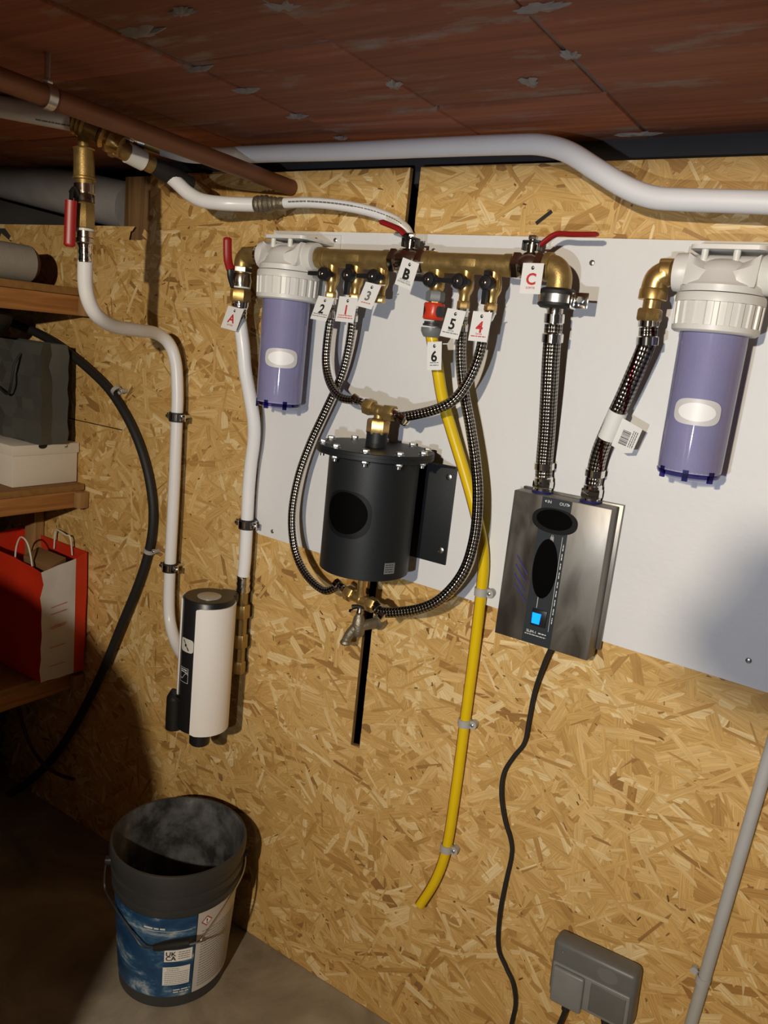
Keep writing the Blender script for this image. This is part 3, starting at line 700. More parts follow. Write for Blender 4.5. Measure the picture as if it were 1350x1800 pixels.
# ================================================================== BLACK VORTEX VESSEL
CX, CD = -.777, .122
zt_, zb_ = 1.252, 1.034
t = thing('pressure_vessel', 'matt black cylindrical vessel with a bolted flange lid', 'vessel', (CX, -CD, zb_))
MB().lathe([(0, .0), (0, .080), (.0015, .082), (zt_ - zb_, .082)], (CX, -CD, zb_), (0, 0, 1), 64, caps=False).build('shell', 'black_coat', t)
MB().lathe([(-.004, .0), (-.004, .105), (-.003, .106), (.0028, .106), (.0030, .1055), (.0032, .106), (.0085, .106), (.0095, .105), (.0095, 0)], (CX, -CD, zt_), (0, 0, 1), 72, caps=False).build('lid_flange', 'black_coat', t)
MB().lathe([(.009, .0195), (.036, .0190)], (CX, -CD, zt_), (0, 0, 1), 26).build('neck', 'black_coat', t)
bolt = MB(); bolt.hexn((0, 0, .0095), (0, 0, .0155), .0068); bolt.lathe([(.0093, .0085), (.0100, .0085)], (0, 0, 0), (0, 0, 1), 16); bolt.hexn((0, 0, -.0095), (0, 0, -.0040), .0064); bolt.cyl((0, 0, -.014), (0, 0, -.0095), .0038)
b0 = None
for k in range(10):
    th = 2 * math.pi * (k + .15) / 10
    if b0 is None: b0 = bolt.build('flange_bolt', 'zinc', t); b0['_w'] = (0, 0, 0); o = b0; 
    else: o = b0.copy(); COL.objects.link(o); o.parent = t
    o.location = (.0945 * math.cos(th), .0945 * math.sin(th), zt_ - zb_)
me = b0.data
for v in me.vertices: v.co += Vector((CX, -CD, zb_))      # mesh was stored relative to the vessel
# wall plate and top gusset of the vessel
pw = MB(); pw.box((-.885, -BF - .005, 1.048), (-.664, -BF, 1.236), .001); pw.build('wall_plate', 'black_coat', t)
g = MB(); g.prism([(-.870, -BF - .004, 1.232), (-.666, -BF - .004, 1.232), (-.690, -CD - .01, 1.252), (-.860, -CD - .01, 1.252)], (0, 0, .004)); g.build('gusset', 'black_coat', t)
for sx_, sz_ in ((-.678, 1.215), (-.676, 1.075), (-.872, 1.075)): screw(t, (sx_, -BF - .005, sz_), .006, name='plate_screw')
# black oval badge on the shell, small grey rating plate
def shell_pt(u, v, o=.0004, th0=math.radians(-74)): th = th0 + u / .082; return Vector((CX + (.082 + o) * math.cos(th), -CD + (.082 + o) * math.sin(th), v))
def oval(fn, cu, cv, W, Hh, n=40, R_=6, e=2.0):
    m2 = MB(); vs = [fn(cu, cv)]; fs = []
    for r_ in range(1, R_ + 1):
        for k in range(n):
            th = 2 * math.pi * k / n; a, b = math.cos(th), math.sin(th); f_ = r_ / R_
            vs.append(fn(cu + f_ * W * math.copysign(abs(a) ** (2 / e), a), cv + f_ * Hh * math.copysign(abs(b) ** (2 / e), b)))
    for k in range(n): fs.append((0, 1 + k, 1 + (k + 1) % n))
    for r_ in range(R_ - 1):
        for k in range(n):
            j = (k + 1) % n; fs.append((1 + r_ * n + k, 1 + (r_ + 1) * n + k, 1 + (r_ + 1) * n + j, 1 + r_ * n + j))
    return m2.add(vs, fs)
bd = oval(lambda u, v: shell_pt(u, v, .0005), -.016, 1.148, .046, .042, e=2.6).build('badge', 'badge_border', t)
oval(lambda u, v: shell_pt(u, v, .0010), -.018, 1.150, .041, .037).build('badge_oval', 'badge_black', bd)
m_ = MB()
fn = lambda u, v: shell_pt(u, v, .0006)
for i in range(4): bar(m_, fn, .062 + i * .0055, .062 + (i + 1) * .0055, 1.048, 1.068)
m_.build('rating_plate', 'grey_plastic', t)
m_ = MB(); r_ = random.Random(5); fn = lambda u, v: shell_pt(u, v, .0009)
for k in range(4): printed_line(m_, fn, .064, .080, 1.0645 - k * .0042, .0013, r_)
m_.build('rating_print', 'ink_black', t)
# blue marker on a lid bolt
c = Vector((CX - .058, -CD - .076, zt_ + .0158)); m_ = MB(); m_.box(c + Vector((-.006, -.002, 0)), c + Vector((.006, .002, .0006))); m_.box(c + Vector((-.002, -.005, 0)), c + Vector((.002, .005, .0006))); m_.build('marker_dab', 'pen_blue', t)

# ---- upper tee on the vessel neck
def tee(center, l, r_, label, mat='cast_brass', rad=.0105, nut=.0155):
    c = Vector(center); l = Vector(l); r_ = Vector(r_); t = thing('pipe_tee', label, 'pipe fitting', c)
    m_ = MB(); m_.cyl(l, c, rad); m_.cyl(c, r_, rad); m_.ball(c, rad * 1.08); m_.build('body', mat, t)
    for e in (l, r_):
        ax = (e - c).normalized(); q = MB().hexn(e - ax * .016, e + ax * .003, nut); q.build('nut', mat, t)
    return t
tc = Vector((CX, -CD, 1.325)); tl = tc + Vector((-.030, .002, .006)); tr = tc + Vector((.030, -.002, -.0005))
tu = tee(tc, tl, tr, 'brass tee on top of the black vessel joining hoses 2 and 4')
MB().lathe([(0, .0105), (.014, .0125), (.020, .0125), (.022, .0095), (.034, .0095)], (CX, -CD, 1.291), (0, 0, 1), 22).build('branch', 'cast_brass', tu)
MB().hexn((CX, -CD, zt_ + .031), (CX, -CD, 1.311), .0205).build('branch_nut', 'brass', tu)
# ---- lower tee under the vessel
tcl = P(634, 1051, CD); LX = tcl.x
tcl = Vector((CX, -CD, .973)); tll = tcl + Vector((-.033, .002, .005)); trl = tcl + Vector((.033, -.002, -.003))
td = tee(tcl, tll, trl, 'brass tee under the black vessel joining hoses 1 and 5', 'brass', .0098, .0145)
MB().cyl((CX, -CD, .973), (CX, -CD, 1.036), .0085, n=16).build('riser', 'brass', td)
# ---- drain tap below it
c = P(630, 1100, .048)
t = thing('drain_tap', 'tarnished brass drain tap under the black vessel', 'tap', (c.x, c.y, c.z - .04))
MB().lathe([(-.022, .0), (-.020, .011), (-.014, .0135), (.004, .0135), (.016, .0115), (.022, .0085), (.026, .007)], c, (0, 0, 1), 22, caps=False).build('body', 'old_brass', t)
MB().sweep(spline([c + Vector((0, 0, -.002)), c + Vector((-.008, -.006, -.010)), c + Vector((-.015, -.010, -.024)), c + Vector((-.019, -.012, -.038))], 6), [.0110] * 6 + [.0100] * 6 + [.0095] * 6 + [.0105], 16).build('spout', 'old_brass', t)
MB().lathe([(0, .0105), (.003, .0122), (.007, .0105)], c + Vector((-.0185, -.012, -.041)), (0, 0, 1), 18).build('spout_lip', 'old_brass', t)
MB().lathe([(.022, .0062), (.028, .0085), (.032, .0062), (.040, .0055)], c, (0, 0, 1), 14).build('spindle', 'nickel', t)
MB().sweep([c + Vector((-.016, -.004, .036)), c + Vector((-.004, 0, .040)), c + Vector((.012, .002, .041))], [.0055, .0042, .0042], 10).build('tee_handle', 'black_plastic', t)
MB().sweep(spline([c, c + Vector((.010, .012, .002)), Vector((c.x + .026, -.004, c.z + .006))], 5), .0105, 16).build('wall_inlet', 'old_brass', t)
MB().cyl((c.x + .024, -.018, c.z + .006), (c.x + .026, -.003, c.z + .006), .0155, n=6, smooth=False).build('backnut', 'old_brass', t)

# ---- braided hoses
def pz(ix, first, rest, last):                 # start point, pixel way-points, end point
    return [Vector(first)] + [P(*q) for q in rest] + [Vector(last)]
zo = AX - .010 - .066
r_s = .0078
braided('braided_hose', 'braided steel hose 2, short loop from manifold to upper tee', pz(0, (-.937, -FD, zo), [(581, 555, .086), (575, 600, .090), (573, 640, .096), (581, 675, .105), (600, 699, .115)], tl + Vector((-.022, .002, .006))) + [tl + Vector((-.003, 0, .001))], r_s, 'steel_braid', .034, .030)
braided('braided_hose', 'braided steel hose 1, long bow down to the left of the vessel', pz(0, (-.881, -FD, zo), [(620, 560, .080), (612, 615, .070), (598, 665, .066), (573, 720, .066), (545, 780, .070), (524, 840, .078), (513, 905, .086), (518, 965, .096), (538, 1010, .108), (570, 1038, .118)], tll + Vector((-.022, .002, .005))) + [tll + Vector((-.003, 0, .001))], r_s, 'steel_braid', .034, .030)
braided('braided_hose', 'braided steel hose 4, short loop crossing in front of the yellow hose', pz(0, (-.604, -FD, zo), [(853, 570, .090), (845, 615, .098), (828, 660, .108), (801, 700, .116), (765, 720, .120)], tr + Vector((.022, -.002, -.002))) + [tr + Vector((.003, 0, 0))], .0088, 'steel_braid', .034, .030)
braided('braided_hose', 'braided steel hose 5, long bow down to the right of the vessel', pz(0, (-.655, -FD, zo), [(812, 570, .082), (810, 630, .072), (816, 690, .068), (827, 750, .070), (837, 820, .076), (840, 880, .084), (834, 945, .094), (815, 1005, .104), (778, 1050, .114), (735, 1071, .120)], trl + Vector((.024, -.002, -.006))) + [trl + Vector((.003, 0, 0))], .0095, 'steel_braid', .034, .030)
# ---- wide hoses to the steel box
bxd = .036
q0 = Vector((XC, -FD, AX - .074)); hx1 = P(955, 848, bxd)
braided('braided_hose', 'wide braided steel hose from valve C down to the box IN port', [q0, P(969, 620, .078), P(965, 690, .066), P(961, 760, .050), P(957, 810, .040), hx1], .0142, 'steel_braid_wide', .040, .034)
q0 = Vector((XR, -FD, zr[5] + .002)); hx2 = P(1041, 862, bxd)
ho = braided('braided_hose', 'wide braided steel hose with red threads from box OUT port to right filter', [q0, P(1136, 605, .083), P(1118, 650, .078), P(1096, 700, .070), P(1075, 745, .060), P(1056, 790, .048), P(1047, 825, .040), hx2], .0135, 'steel_braid_red', .036, .036)
# paper band with bar code flag on that hose
a = P(1087, 722, .065); b = P(1067, 770, .055)
MB().cyl(a, b, .0150, n=24).build('paper_band', 'tag_card', ho)
ax = (b - a).normalized(); sd = Vector((1, 0, .25)); sd = (sd - ax * sd.dot(ax)).normalized(); nn = ax.cross(sd).normalized()
if nn.y > 0: nn = -nn
o_ = a * .9 + b * .1 + sd * .012 + nn * .009
ff = lambda u, v, e=0: o_ + sd * u + ax * v + nn * e
m_ = MB(); m_.prism([ff(0, 0), ff(.034, .004), ff(.034, .046), ff(.022, .052), ff(0, .048)], nn * .0006); m_.build('paper_flag', 'tag_card', ho)
m_ = MB(); u = .004; r_ = random.Random(9)
while u < .018:
    wv = r_.choice((.0006, .0010, .0015)); bar(m_, lambda uu, vv: ff(vv, uu, .0008), .010 + u * 1.6, .010 + u * 1.6 + wv, .008, .021); u += wv / 1.6 + .0006
for k in range(3): printed_line(m_, lambda uu, vv: ff(vv, uu, .0008), .012, .040, .024 + k * .003, .0011, r_)
m_.build('bar_code', 'ink_black', ho)

# ================================================================== STEEL BOX (water treatment unit)
t = thing('treatment_box', 'flat brushed steel control box with a dark strip and glowing blue switch', 'control box', (-.44, -.012, .966))
x0, x1, z0, z1 = -.527, -.357, .966, 1.224
MB().box((x0, -.062, z0), (x1, -BF - .010, z1), .0016).build('cover', 'brushed_steel', t)
MB().box((x0 - .0005, -BF - .0095, z0 + .010), (x1 + .006, -BF - .0006, z1 + .003), .0006).build('back_tray', 'brushed_steel', t)
def fx(u, v, e=.0006): return Vector((x0 + u, -.062 - e, z0 + v))     # u,v metres on the cover
st = MB().prism([fx(.052, .0012, .0), fx(.104, .0012, .0), fx(.104, .2570, .0), fx(.052, .2570, .0)], (0, -.0006, 0)).build('panel_strip', 'panel_strip', t)
oval(lambda u, v: fx(u, v, .0009), .079, .2195, .040, .0215, e=2.3).build('badge', 'badge_border', t)
oval(lambda u, v: fx(u, v, .0013), .078, .2215, .0315, .0170).build('badge_oval', 'badge_black', t)
oval(lambda u, v: fx(u, v, .0012), .0745, .136, .0215, .052).build('window_oval', 'badge_black', t)
pr = MB(); f1 = lambda u, v: fx(u, v, .0010); r_ = random.Random(4)
lettering(pr, 'IN', f1, .0072, .0655, .2502); pr.add([f1(.0570, .2502), f1(.0600, .2524), f1(.0600, .2480)], [(0, 2, 1)], smooth=False)
lettering(pr, 'OUT', f1, .0072, .0905, .2502); pr.add([f1(.1010, .2502), f1(.0980, .2524), f1(.0980, .2480)], [(0, 1, 2)], smooth=False)
bar(pr, f1, .0965, .0971, .030, .196); bar(pr, f1, .0700, .0708, .066, .086)
for k in range(5): bar(pr, f1, .0765 + k * .0012, .0770 + k * .0012, .187 - (k % 3) * .002, .193 + (k % 2) * .003)
lettering(pr, 'SLIM-1', f1, .0066, .0675, .0225, .01); printed_line(pr, f1, .080, .094, .0225, .0018, r_); printed_line(pr, f1, .056, .094, .0170, .0013, r_)
for k in range(9): printed_line(pr, lambda u, v: fx(v, u, .0010), .045 + k * .016, .056 + k * .016, .1005, .0014, r_)
pr.build('panel_print', 'ink_white', st)
sw = MB().box(fx(.064, .0345, .0), fx(.091, .0640, .0035), .001).build('switch', 'black_plastic', t)
MB().prism([fx(.0665, .0390, .0030), fx(.0800, .0390, .0030), fx(.0815, .0575, .0030), fx(.0660, .0575, .0030)], (0, -.0022, 0)).build('switch_rocker', 'switch_glow', sw)
pn = MB()
for k, (u, v) in enumerate(((.022, .148), (.022, .132), (.022, .115), (.025, .098))):
    a = (u, v); b = (u + .024, v - .030 + k * .001); c = (b[0] - a[0], b[1] - a[1]); L = math.hypot(*c); nx, ny = -c[1] / L * .0012, c[0] / L * .0012
    pn.add([f1(a[0] - nx, a[1] - ny), f1(b[0] - nx, b[1] - ny), f1(b[0] + nx, b[1] + ny), f1(a[0] + nx, a[1] + ny)], [(0, 1, 2, 3)], smooth=False)
pn.build('pen_strokes', 'pen_blue', t)
for h in (hx1, hx2):
    px_ = Vector((h.x, h.y, 0)); po = MB()
    po.hexn((h.x, h.y, z1 + .007), (h.x, h.y, h.z + .004), .0175); po.lathe([(-.004, .0155), (.008, .0155)], (h.x, h.y, z1), (0, 0, 1), 22)
    q = po.build('port', 'chrome', t)
    MB().lathe([(-.0005, .0165), (.0035, .0180), (.004, .0160)], (h.x, h.y, z1), (0, 0, 1), 22, caps=False).build('port_seal', 'pen_dark_blue', q)
# power cord of the box
cord = [P(968, 1140, .035), P(957, 1165, .030), P(940, 1215, .018), P(930, 1265, .014), P(922, 1305, .012), P(903, 1330, .012), P(886, 1358, .014), P(881, 1395, .016), P(887, 1440, .014), P(898, 1478, .010), P(899, 1505, .009), P(888, 1555, .012), P(878, 1610, .014), P(876, 1665, .010), P(889, 1700, .010), P(902, 1730, .012), P(906, 1765, .012), P(899, 1800, .012), P(890, 1850, .012)]
o = MB().sweep(spline(cord, 8), .0040, 10).build('power_cord', 'black_rubber', loc=cord[0]); tag(o, 'thin black power cord hanging from the steel box down the OSB wall', 'cord')

# ================================================================== YELLOW HOSE, CONNECTOR, CLIPS
X6 = -.711
t = thing('hose_connector', 'grey and orange snap hose connector under outlet 6', 'hose connector', (X6, -FD, 1.44))
zc = AX - .010 - .050
zq = [P(767, y, FD).z for y in (512, 531, 533, 563, 566, 574, 577, 594)]
MB().hexn((X6, -FD, zq[0]), (X6, -FD, zq[1]), .0165).build('tap_nut', 'grey_plastic', t)
ob = MB().lathe([(0, .0165), (.003, .0185), ((zq[2] - zq[3]) * .5, .0150), (zq[2] - zq[3] - .003, .0185), (zq[2] - zq[3], .0165)], (X6, -FD, zq[3]), (0, 0, 1), 28).build('grip', 'orange_plastic', t)
for th in (math.radians(-160), math.radians(-15)):
    mm = (zq[2] + zq[3]) / 2
    fn = lambda u, v: Vector((X6 + .0178 * math.cos(th + u / .0178), -FD + .0178 * math.sin(th + u / .0178), mm + v))
    oval(fn, 0, 0, .0105, .0125).build('grip_pad', 'dark_grey_plastic', ob)
MB().lathe([(zq[4] - zq[5], .0145), (.004, .0145), (.003, .0165), (0, .0165)][::-1], (X6, -FD, zq[5]), (0, 0, 1), 24).build('neck', 'dark_grey_plastic', t)
MB().lathe([(zq[6] - zq[7], .0185), (.010, .0185), (.003, .0150), (0, .0125)][::-1], (X6, -FD, zq[7]), (0, 0, 1), 24).build('hose_nut', 'grey_plastic', t)
yp = [Vector((X6, -FD, zq[7] + .006)), P(768, 640, .080), P(778, 700, .066), P(795, 760, .052), P(815, 825, .042), P(832, 885, .036), P(846, 945, .031), P(850, 990, .028), P(846, 1040, .026), P(833, 1150, .018), P(817, 1270, .014), P(801, 1390, .014), P(785, 1490, .014), P(766, 1545, .018), P(738, 1590, .026)]
ys = spline(yp, 8)
t = MB().sweep(ys, .0102, 18).build('yellow_hose', 'yellow_hose', loc=yp[0]); tag(t, 'yellow garden hose running down the wall to an open end', 'hose')
sp = []
for i, p in enumerate(ys):
    tn = (ys[min(i + 1, len(ys) - 1)] - ys[max(i - 1, 0)]).normalized(); n_ = Vector((-.80, -.6, 0)); n_ = (n_ - tn * n_.dot(tn)).normalized(); sp.append(p + n_ * .0083)
MB().sweep(sp, .0026, 8).build('stripe', 'red_stripe', t)
CL = [(846, 1040, .026, 'grey clip on the yellow hose at the lower edge of the white board'), (817, 1270, .014, 'middle grey clip on the yellow hose, on bare OSB'), (785, 1490, .014, 'lowest grey clip on the yellow hose, near its open end')]
for px, py, d, lb in CL:
    c = P(px, py, d); q = P(px + 3, py - 30, d); ax = (q - c).normalized(); t = thing('hose_clip', lb, 'clip', c)
    MB().lathe([(-.0075, .0105), (-.0075, .0128), (.0075, .0128), (.0075, .0105)], c, ax, 24, caps=False).build('saddle', 'clip_grey', t)
    sdv = ax.cross(Vector((0, -1, 0))).normalized(); sdv = sdv if sdv.x > 0 else -sdv
    back = (-BF if c.z > 1.0 else -.002)
    m_ = MB(); e = c + sdv * .0165; m_.lathe([(0, .0075), (c.y * -1 + back + .002, .0085)], Vector((e.x, back, e.z)), (0, -1, 0), 16); m_.build('lug', 'clip_grey', t)
    screw(t, Vector((e.x, c.y - .002, e.z)), .0036)

# ================================================================== NUMBER TAGS
def card(px4, d, big, color, lines, label, bold=.028, dz=0):
    TL, TR, BR, BL = [P(x, y, d) for x, y in px4]
    c = (TL + TR + BR + BL) / 4; t = thing('number_tag', label, 'tag', c, 'card tags on the valves and hoses')
    U = ((TR - TL) + (BR - BL)) / 2; V = ((TL - BL) + (TR - BR)) / 2; n_ = U.cross(V).normalized(); n_ = n_ if n_.y < 0 else -n_
    w_, h_ = U.length, V.length; u_, v_ = U / w_, V / h_
    fn = lambda u, v, e=.0007: c + u_ * u + v_ * v + n_ * e
    pts = [fn(-w_ / 2, -h_ / 2, 0), fn(w_ / 2, -h_ / 2, 0), fn(w_ / 2, h_ / 2, 0), fn(-w_ / 2, h_ / 2, 0)]
    MB().prism(pts, n_ * .0005).build('card', 'tag_card', t)
    m_ = MB(); lettering(m_, big, fn, h_ * .52, -w_ * .02, -h_ * .01, bold); m_.build('printed_sign', 'ink_' + color, t)
    m_ = MB(); r_ = random.Random(hash(big) % 99 if len(big) > 1 else ord(big))
    for i, (tx, wd) in enumerate(lines):
        y = -h_ * .5 + h_ * (.26 - .09 * i) if len(lines) > 1 else -h_ * .30
        if tx: lettering(m_, tx, fn, h_ * (.10 if len(tx) < 9 else .088), 0, y, .014)
        else: printed_line(m_, fn, -w_ * wd / 2, w_ * wd / 2, y, h_ * .032, r_)
    m_.build('printed_text', 'ink_' + ('grey' if color == 'black' else 'red'), t)
    hl = oval(lambda u, v: fn(u, v, .0009), 0, h_ * .345, .0026, .0030, 16, 2); hl.build('eyelet', 'ink_black', t)
    tp = fn(0, h_ * .345, .001)
    m_ = MB(); m_.sweep(spline([tp, tp + Vector((.006, .004, .004)), tp + Vector((.017, .016, .006 + dz))], 5), .0010, 8); m_.build('tie', 'string_white', t)
card([(401.8, 536.7), (428.9, 544.2), (415, 582.2), (388.2, 575.6)], .112, 'A', 'red', [('ENTRÉE', 0)], 'small white card tag with a red letter A, on the left upright pipe')
card([(709.6, 451.3), (736.4, 464.7), (722.9, 509.5), (693.1, 500.2)], .118, 'B', 'black', [('ENTRE LES 2', 0), ('DISTRIBUTEURS', 0)], 'tilted white card tag with a bold black letter B between the manifolds', .045)
card([(920, 462.7), (956.7, 462.4), (949.3, 518), (912.7, 515.3)], .118, 'C', 'red', [('SORTIE', 0)], 'white card tag with a red letter C hanging from the right valve')
card([(560.6, 520), (588, 524), (573.6, 565.9), (545.2, 559.6)], .114, '2', 'black', [('', .85), ('', .9)], 'tilted white card tag with a black two, leftmost of the numbered tags')
card([(597.2, 520.6), (629.4, 523.5), (621.7, 567.8), (589, 564.4)], .114, '1', 'red', [('', .75), ('', .8)], 'white card tag with a red one between the black two and grey three')
card([(640.7, 493.7), (673.3, 503.3), (650.4, 542.6), (628.9, 538.9)], .122, '3', 'grey', [('', .6)], 'tilted white card tag with a faded grey three, creased at its right edge')
card([(787.4, 541), (819.6, 547.7), (805.2, 596.8), (772.9, 590.6)], .116, '5', 'black', [('Sortie', 0), ('', .85)], 'tilted white card tag with a black five beside the orange hose connector')
card([(832.1, 546.3), (865.8, 549.6), (855.7, 601.6), (823, 598.7)], .116, '4', 'red', [('Sortie', 0), ('', .8)], 'white card tag with a red four, rightmost of the numbered tags')
card([(751.7, 601.1), (776.8, 600.2), (775.8, 650.3), (750.8, 650.7)], .112, '6', 'black', [('', .6), ('', .6)], 'narrow white card tag with a black six on the yellow hose')

# ================================================================== PIPES ON THE LEFT AND AT THE CEILING
def clamp(c, ax, r, label, back=-.002, side=1):
    c = Vector(c); ax = Vector(ax).normalized(); t = thing('pipe_clamp', label, 'pipe clamp', c)
    MB().lathe([(-.0105, r), (-.0105, r + .0042), (.0105, r + .0042), (.0105, r)], c, ax, 28, caps=False).build('rubber', 'black_rubber', t)
    MB().lathe([(-.0070, r + .0043), (-.0070, r + .0056), (.0070, r + .0056), (.0070, r + .0043)], c, ax, 28, caps=False).build('band', 'chrome', t)
    for s in (-1, 1):
        m_ = MB(); m_.box(c + Vector((s * (r + .004), -.004, -.007)), c + Vector((s * (r + .016), .000, .007)), .0008); e = m_.build('ear', 'chrome', t)
        MB().hexn(c + Vector((s * (r + .011), -.009, 0)), c + Vector((s * (r + .011), -.004, 0)), .0042).build('bolt', 'zinc', e)
    MB().cyl(c + Vector((0, r + .004, 0)), Vector((c.x, back, c.z)), .0042, n=12).build('stud', 'zinc', t)
    return t
RPIPE = .0136
# upright assembly with the red-handled valve
dv = .35
top = P(147, 232, dv); bot = P(150, 461, dv); ax = (bot - top); LV = ax.length; ax = ax.normalized()
def tv(y): return (y - 232) / (461 - 232) * LV
rr = lambda hw: RP(top * .5 + bot * .5, hw)
t = thing('valve_assembly', 'upright brass and nickel valve column hanging from the ceiling pipes', 'valve', bot)
MB().lathe([(tv(225), rr(10)), (tv(259), rr(10))], top, ax, 22).build('tee_stem', 'cast_brass', t)
MB().lathe([(tv(259), rr(14)), (tv(261), rr(18.5)), (tv(263), rr(17)), (tv(310), rr(18)), (tv(312), rr(20)), (tv(315), rr(20)), (tv(316), rr(15)), (tv(323), rr(15))], top, ax, 26).build('union', 'cast_brass', t)
MB().lathe([(tv(323), rr(17.5)), (tv(338), rr(17.5)), (tv(339), rr(15.5)), (tv(342), rr(17)), (tv(352), rr(17)), (tv(356), rr(18))], top, ax, 26).build('ball_valve_body', 'nickel', t)
MB().hexn(top + ax * tv(356), top + ax * tv(402), rr(18)).build('hex_body', 'cast_brass', t)
MB().lathe([(tv(402), rr(17)), (tv(406), rr(17))], top, ax, 24).build('ring', 'white_plastic', t)
MB().lathe([(tv(406), rr(14)), (tv(417), rr(14)), (tv(419), rr(16)), (tv(426), rr(16)), (tv(428), rr(13))], top, ax, 24).build('nut', 'nickel', t)
MB().lathe([(tv(428), rr(13)), (tv(433), rr(13.5)), (tv(438), rr(12)), (tv(444), rr(13.5)), (tv(449), rr(12)), (tv(458), rr(13.2)), (tv(462), rr(12.8))], top, ax, 24).build('press_sleeve', 'chrome', t)
lever(t, [P(133, 346, dv + .02), P(127, 333, dv + .03), P(125, 352, dv + .035), P(124, 378, dv + .035), P(123, 408, dv + .035), P(122, 434, dv + .035)], .0100, .40, 2, (.75, -.65, 0))
# white pipe from that column down to the softener
pts = [bot + ax * -.004, P(150, 500, .345), P(157, 532, .335), P(173, 557, .31), P(203, 574, .25), P(243, 581, .17), P(274, 586, .10), P(297, 604, .060), P(309, 638, .045), P(312, 690, .042), P(311, 733, .042), P(306, 860, .042), P(299, 997, .042), P(297, 1060, .042), P(300, 1098, .046), P(312, 1136, .065), P(330, 1163, .095)]
o = MB().sweep(spline(pts, 8), RPIPE, 20).build('water_pipe', 'white_pipe', loc=pts[-1]); tag(o, 'white plastic water pipe bending down the OSB wall to the softener', 'pipe')
cA = P(311, 733, .042); cB = P(299, 997, .042); up = (cA - cB).normalized()
clamp(cA, up, RPIPE, 'upper pipe clamp on the long white pipe left of the softener pipe')
clamp(cB, up, RPIPE, 'lower pipe clamp on the long white pipe, above the softener')
# white pipe under valve A
pts = [Vector((XA, -FD, zA[6] + .004)), P(427, 605, .084), P(431, 650, .078), P(439, 695, .066), P(446, 740, .056), P(446, 775, .050), P(441, 815, .046), P(437, 860, .044), P(434, 921, .044), P(431, 980, .044), P(428, 1012, .044)]
o = MB().sweep(spline(pts, 8), RPIPE, 20).build('water_pipe', 'white_pipe', loc=pts[-1]); tag(o, 'white plastic water pipe under valve A beside the white board', 'pipe')
cC = P(434, 921, .044); clamp(cC, pts[-3] - pts[-1], RPIPE, 'pipe clamp on the white pipe below valve A')
# brass fittings between that pipe and the softener
t = thing('brass_fittings', 'column of brass fittings tucked behind the right side of the softener', 'pipe fitting', P(424, 1180, .034))
a = P(428, 1012, .042); b = P(419, 1190, .032); L = (b - a).length; fy = lambda y: (y - 1012) / 178 * L
MB().lathe([(fy(1010), .0145), (fy(1016), .0155), (fy(1019), .0140), (fy(1024), .0160), (fy(1029), .0140), (fy(1036), .0165), (fy(1039), .0150)], a, b - a, 22).build('press_sleeve', 'chrome', t)
u = (b - a).normalized()
for k, (y0, y1, r_, hx) in enumerate(((1039, 1060, .0125, 0), (1060, 1084, .0185, 1), (1084, 1112, .0130, 0), (1112, 1136, .0170, 1), (1136, 1160, .0120, 0), (1160, 1182, .0150, 1))):
    m_ = MB()
    (m_.hexn if hx else m_.cyl)(a + u * fy(y0), a + u * fy(y1), r_); m_.build('nut' if hx else 'nipple', 'cast_brass', t)
# ceiling pipes
w0 = P(-40, 180, .44); w1 = P(132, 212, .36)
o = MB().sweep([w0, w0 * .5 + w1 * .5, w1], RP(w1, 18.5), 22).build('ceiling_pipe', 'white_pipe', loc=w1); tag(o, 'thick white pipe end entering the brass tee under the copper pipe', 'pipe')
m_ = MB(); un = (w1 - w0).normalized(); sdv = un.cross(Vector((0, 0, 1))).normalized(); q = w1 - un * .045 + (Vector((0, -D, H)) - w1).normalized() * (RP(w1, 18.5) + .0006) - Vector((0, 0, .010))
up_ = Vector((0, 0, 1)) - un * un.z; r_ = random.Random(2); printed_line(m_, lambda u, v: q + un * u + up_ * v, -.03, .035, 0, .0022, r_); m_.build('pipe_print', 'ink_grey', o)
# tee and the two branches
t = thing('pipe_tee', 'greenish brass tee joining the thick white pipe to the valve column', 'pipe fitting', P(150, 222, dv))
c = P(150, 222, dv); q = P(176, 236, .335)
MB().lathe([(0, .018), (.004, .023), (.008, .019), (.012, .023), (.016, .019), (.02, .023), (.024, .019)], w1, (c - w1), 22).build('ribbed_socket', 'cast_brass', t)
MB().cyl(w1 * .4 + c * .6, q, .0175).build('body', 'cast_brass', t)
MB().lathe([(0, .0165), (.006, .0215), (.012, .0165), (.020, .0215), (.028, .017), (.04, .017)], q, P(200, 250, .32) - q, 22).build('compression_nut', 'brass', t)
t = thing('reducer_coupling', 'brass reducer with a white paper ring leading to the bent white pipe', 'pipe fitting', P(235, 275, .29))
a = P(188, 250, .325); b = P(296, 305, .20); u = (b - a)
pf = lambda px: a + u * ((px - 188) / 108)
m_ = MB(); m_.cyl(pf(188), pf(222), .0165, n=20); m_.hexn(pf(196), pf(206), .021); m_.build('body', 'cast_brass', t)
MB().cyl(pf(222), pf(250), .0185, n=22).build('paper_ring', 'tag_card', t)
MB().cyl(pf(250), pf(266), .0155, n=20).build('nipple', 'cast_brass', t)
MB().lathe([(0, .014), (.02, .018), (.05, .018), (.06, .0155), (.075, .0165), (.09, .015)], pf(264), u, 20).build('black_joint', 'black_rubber', t)
pts = [pf(290), P(312, 322, .185), P(332, 340, .165), P(358, 353, .14), P(400, 358, .105), P(452, 360, .075)]
o = MB().sweep(spline(pts, 8), .0136, 20).build('water_pipe', 'white_pipe', loc=pts[0]); tag(o, 'white pipe bending from the reducer to the small ribbed coupling', 'pipe')
t = thing('pipe_coupling', 'small ribbed brass coupling between the two white pipes above the left filter', 'pipe fitting', P(475, 358, .07))
a = P(450, 360, .076); b = P(500, 357, .062); L = (b - a).length
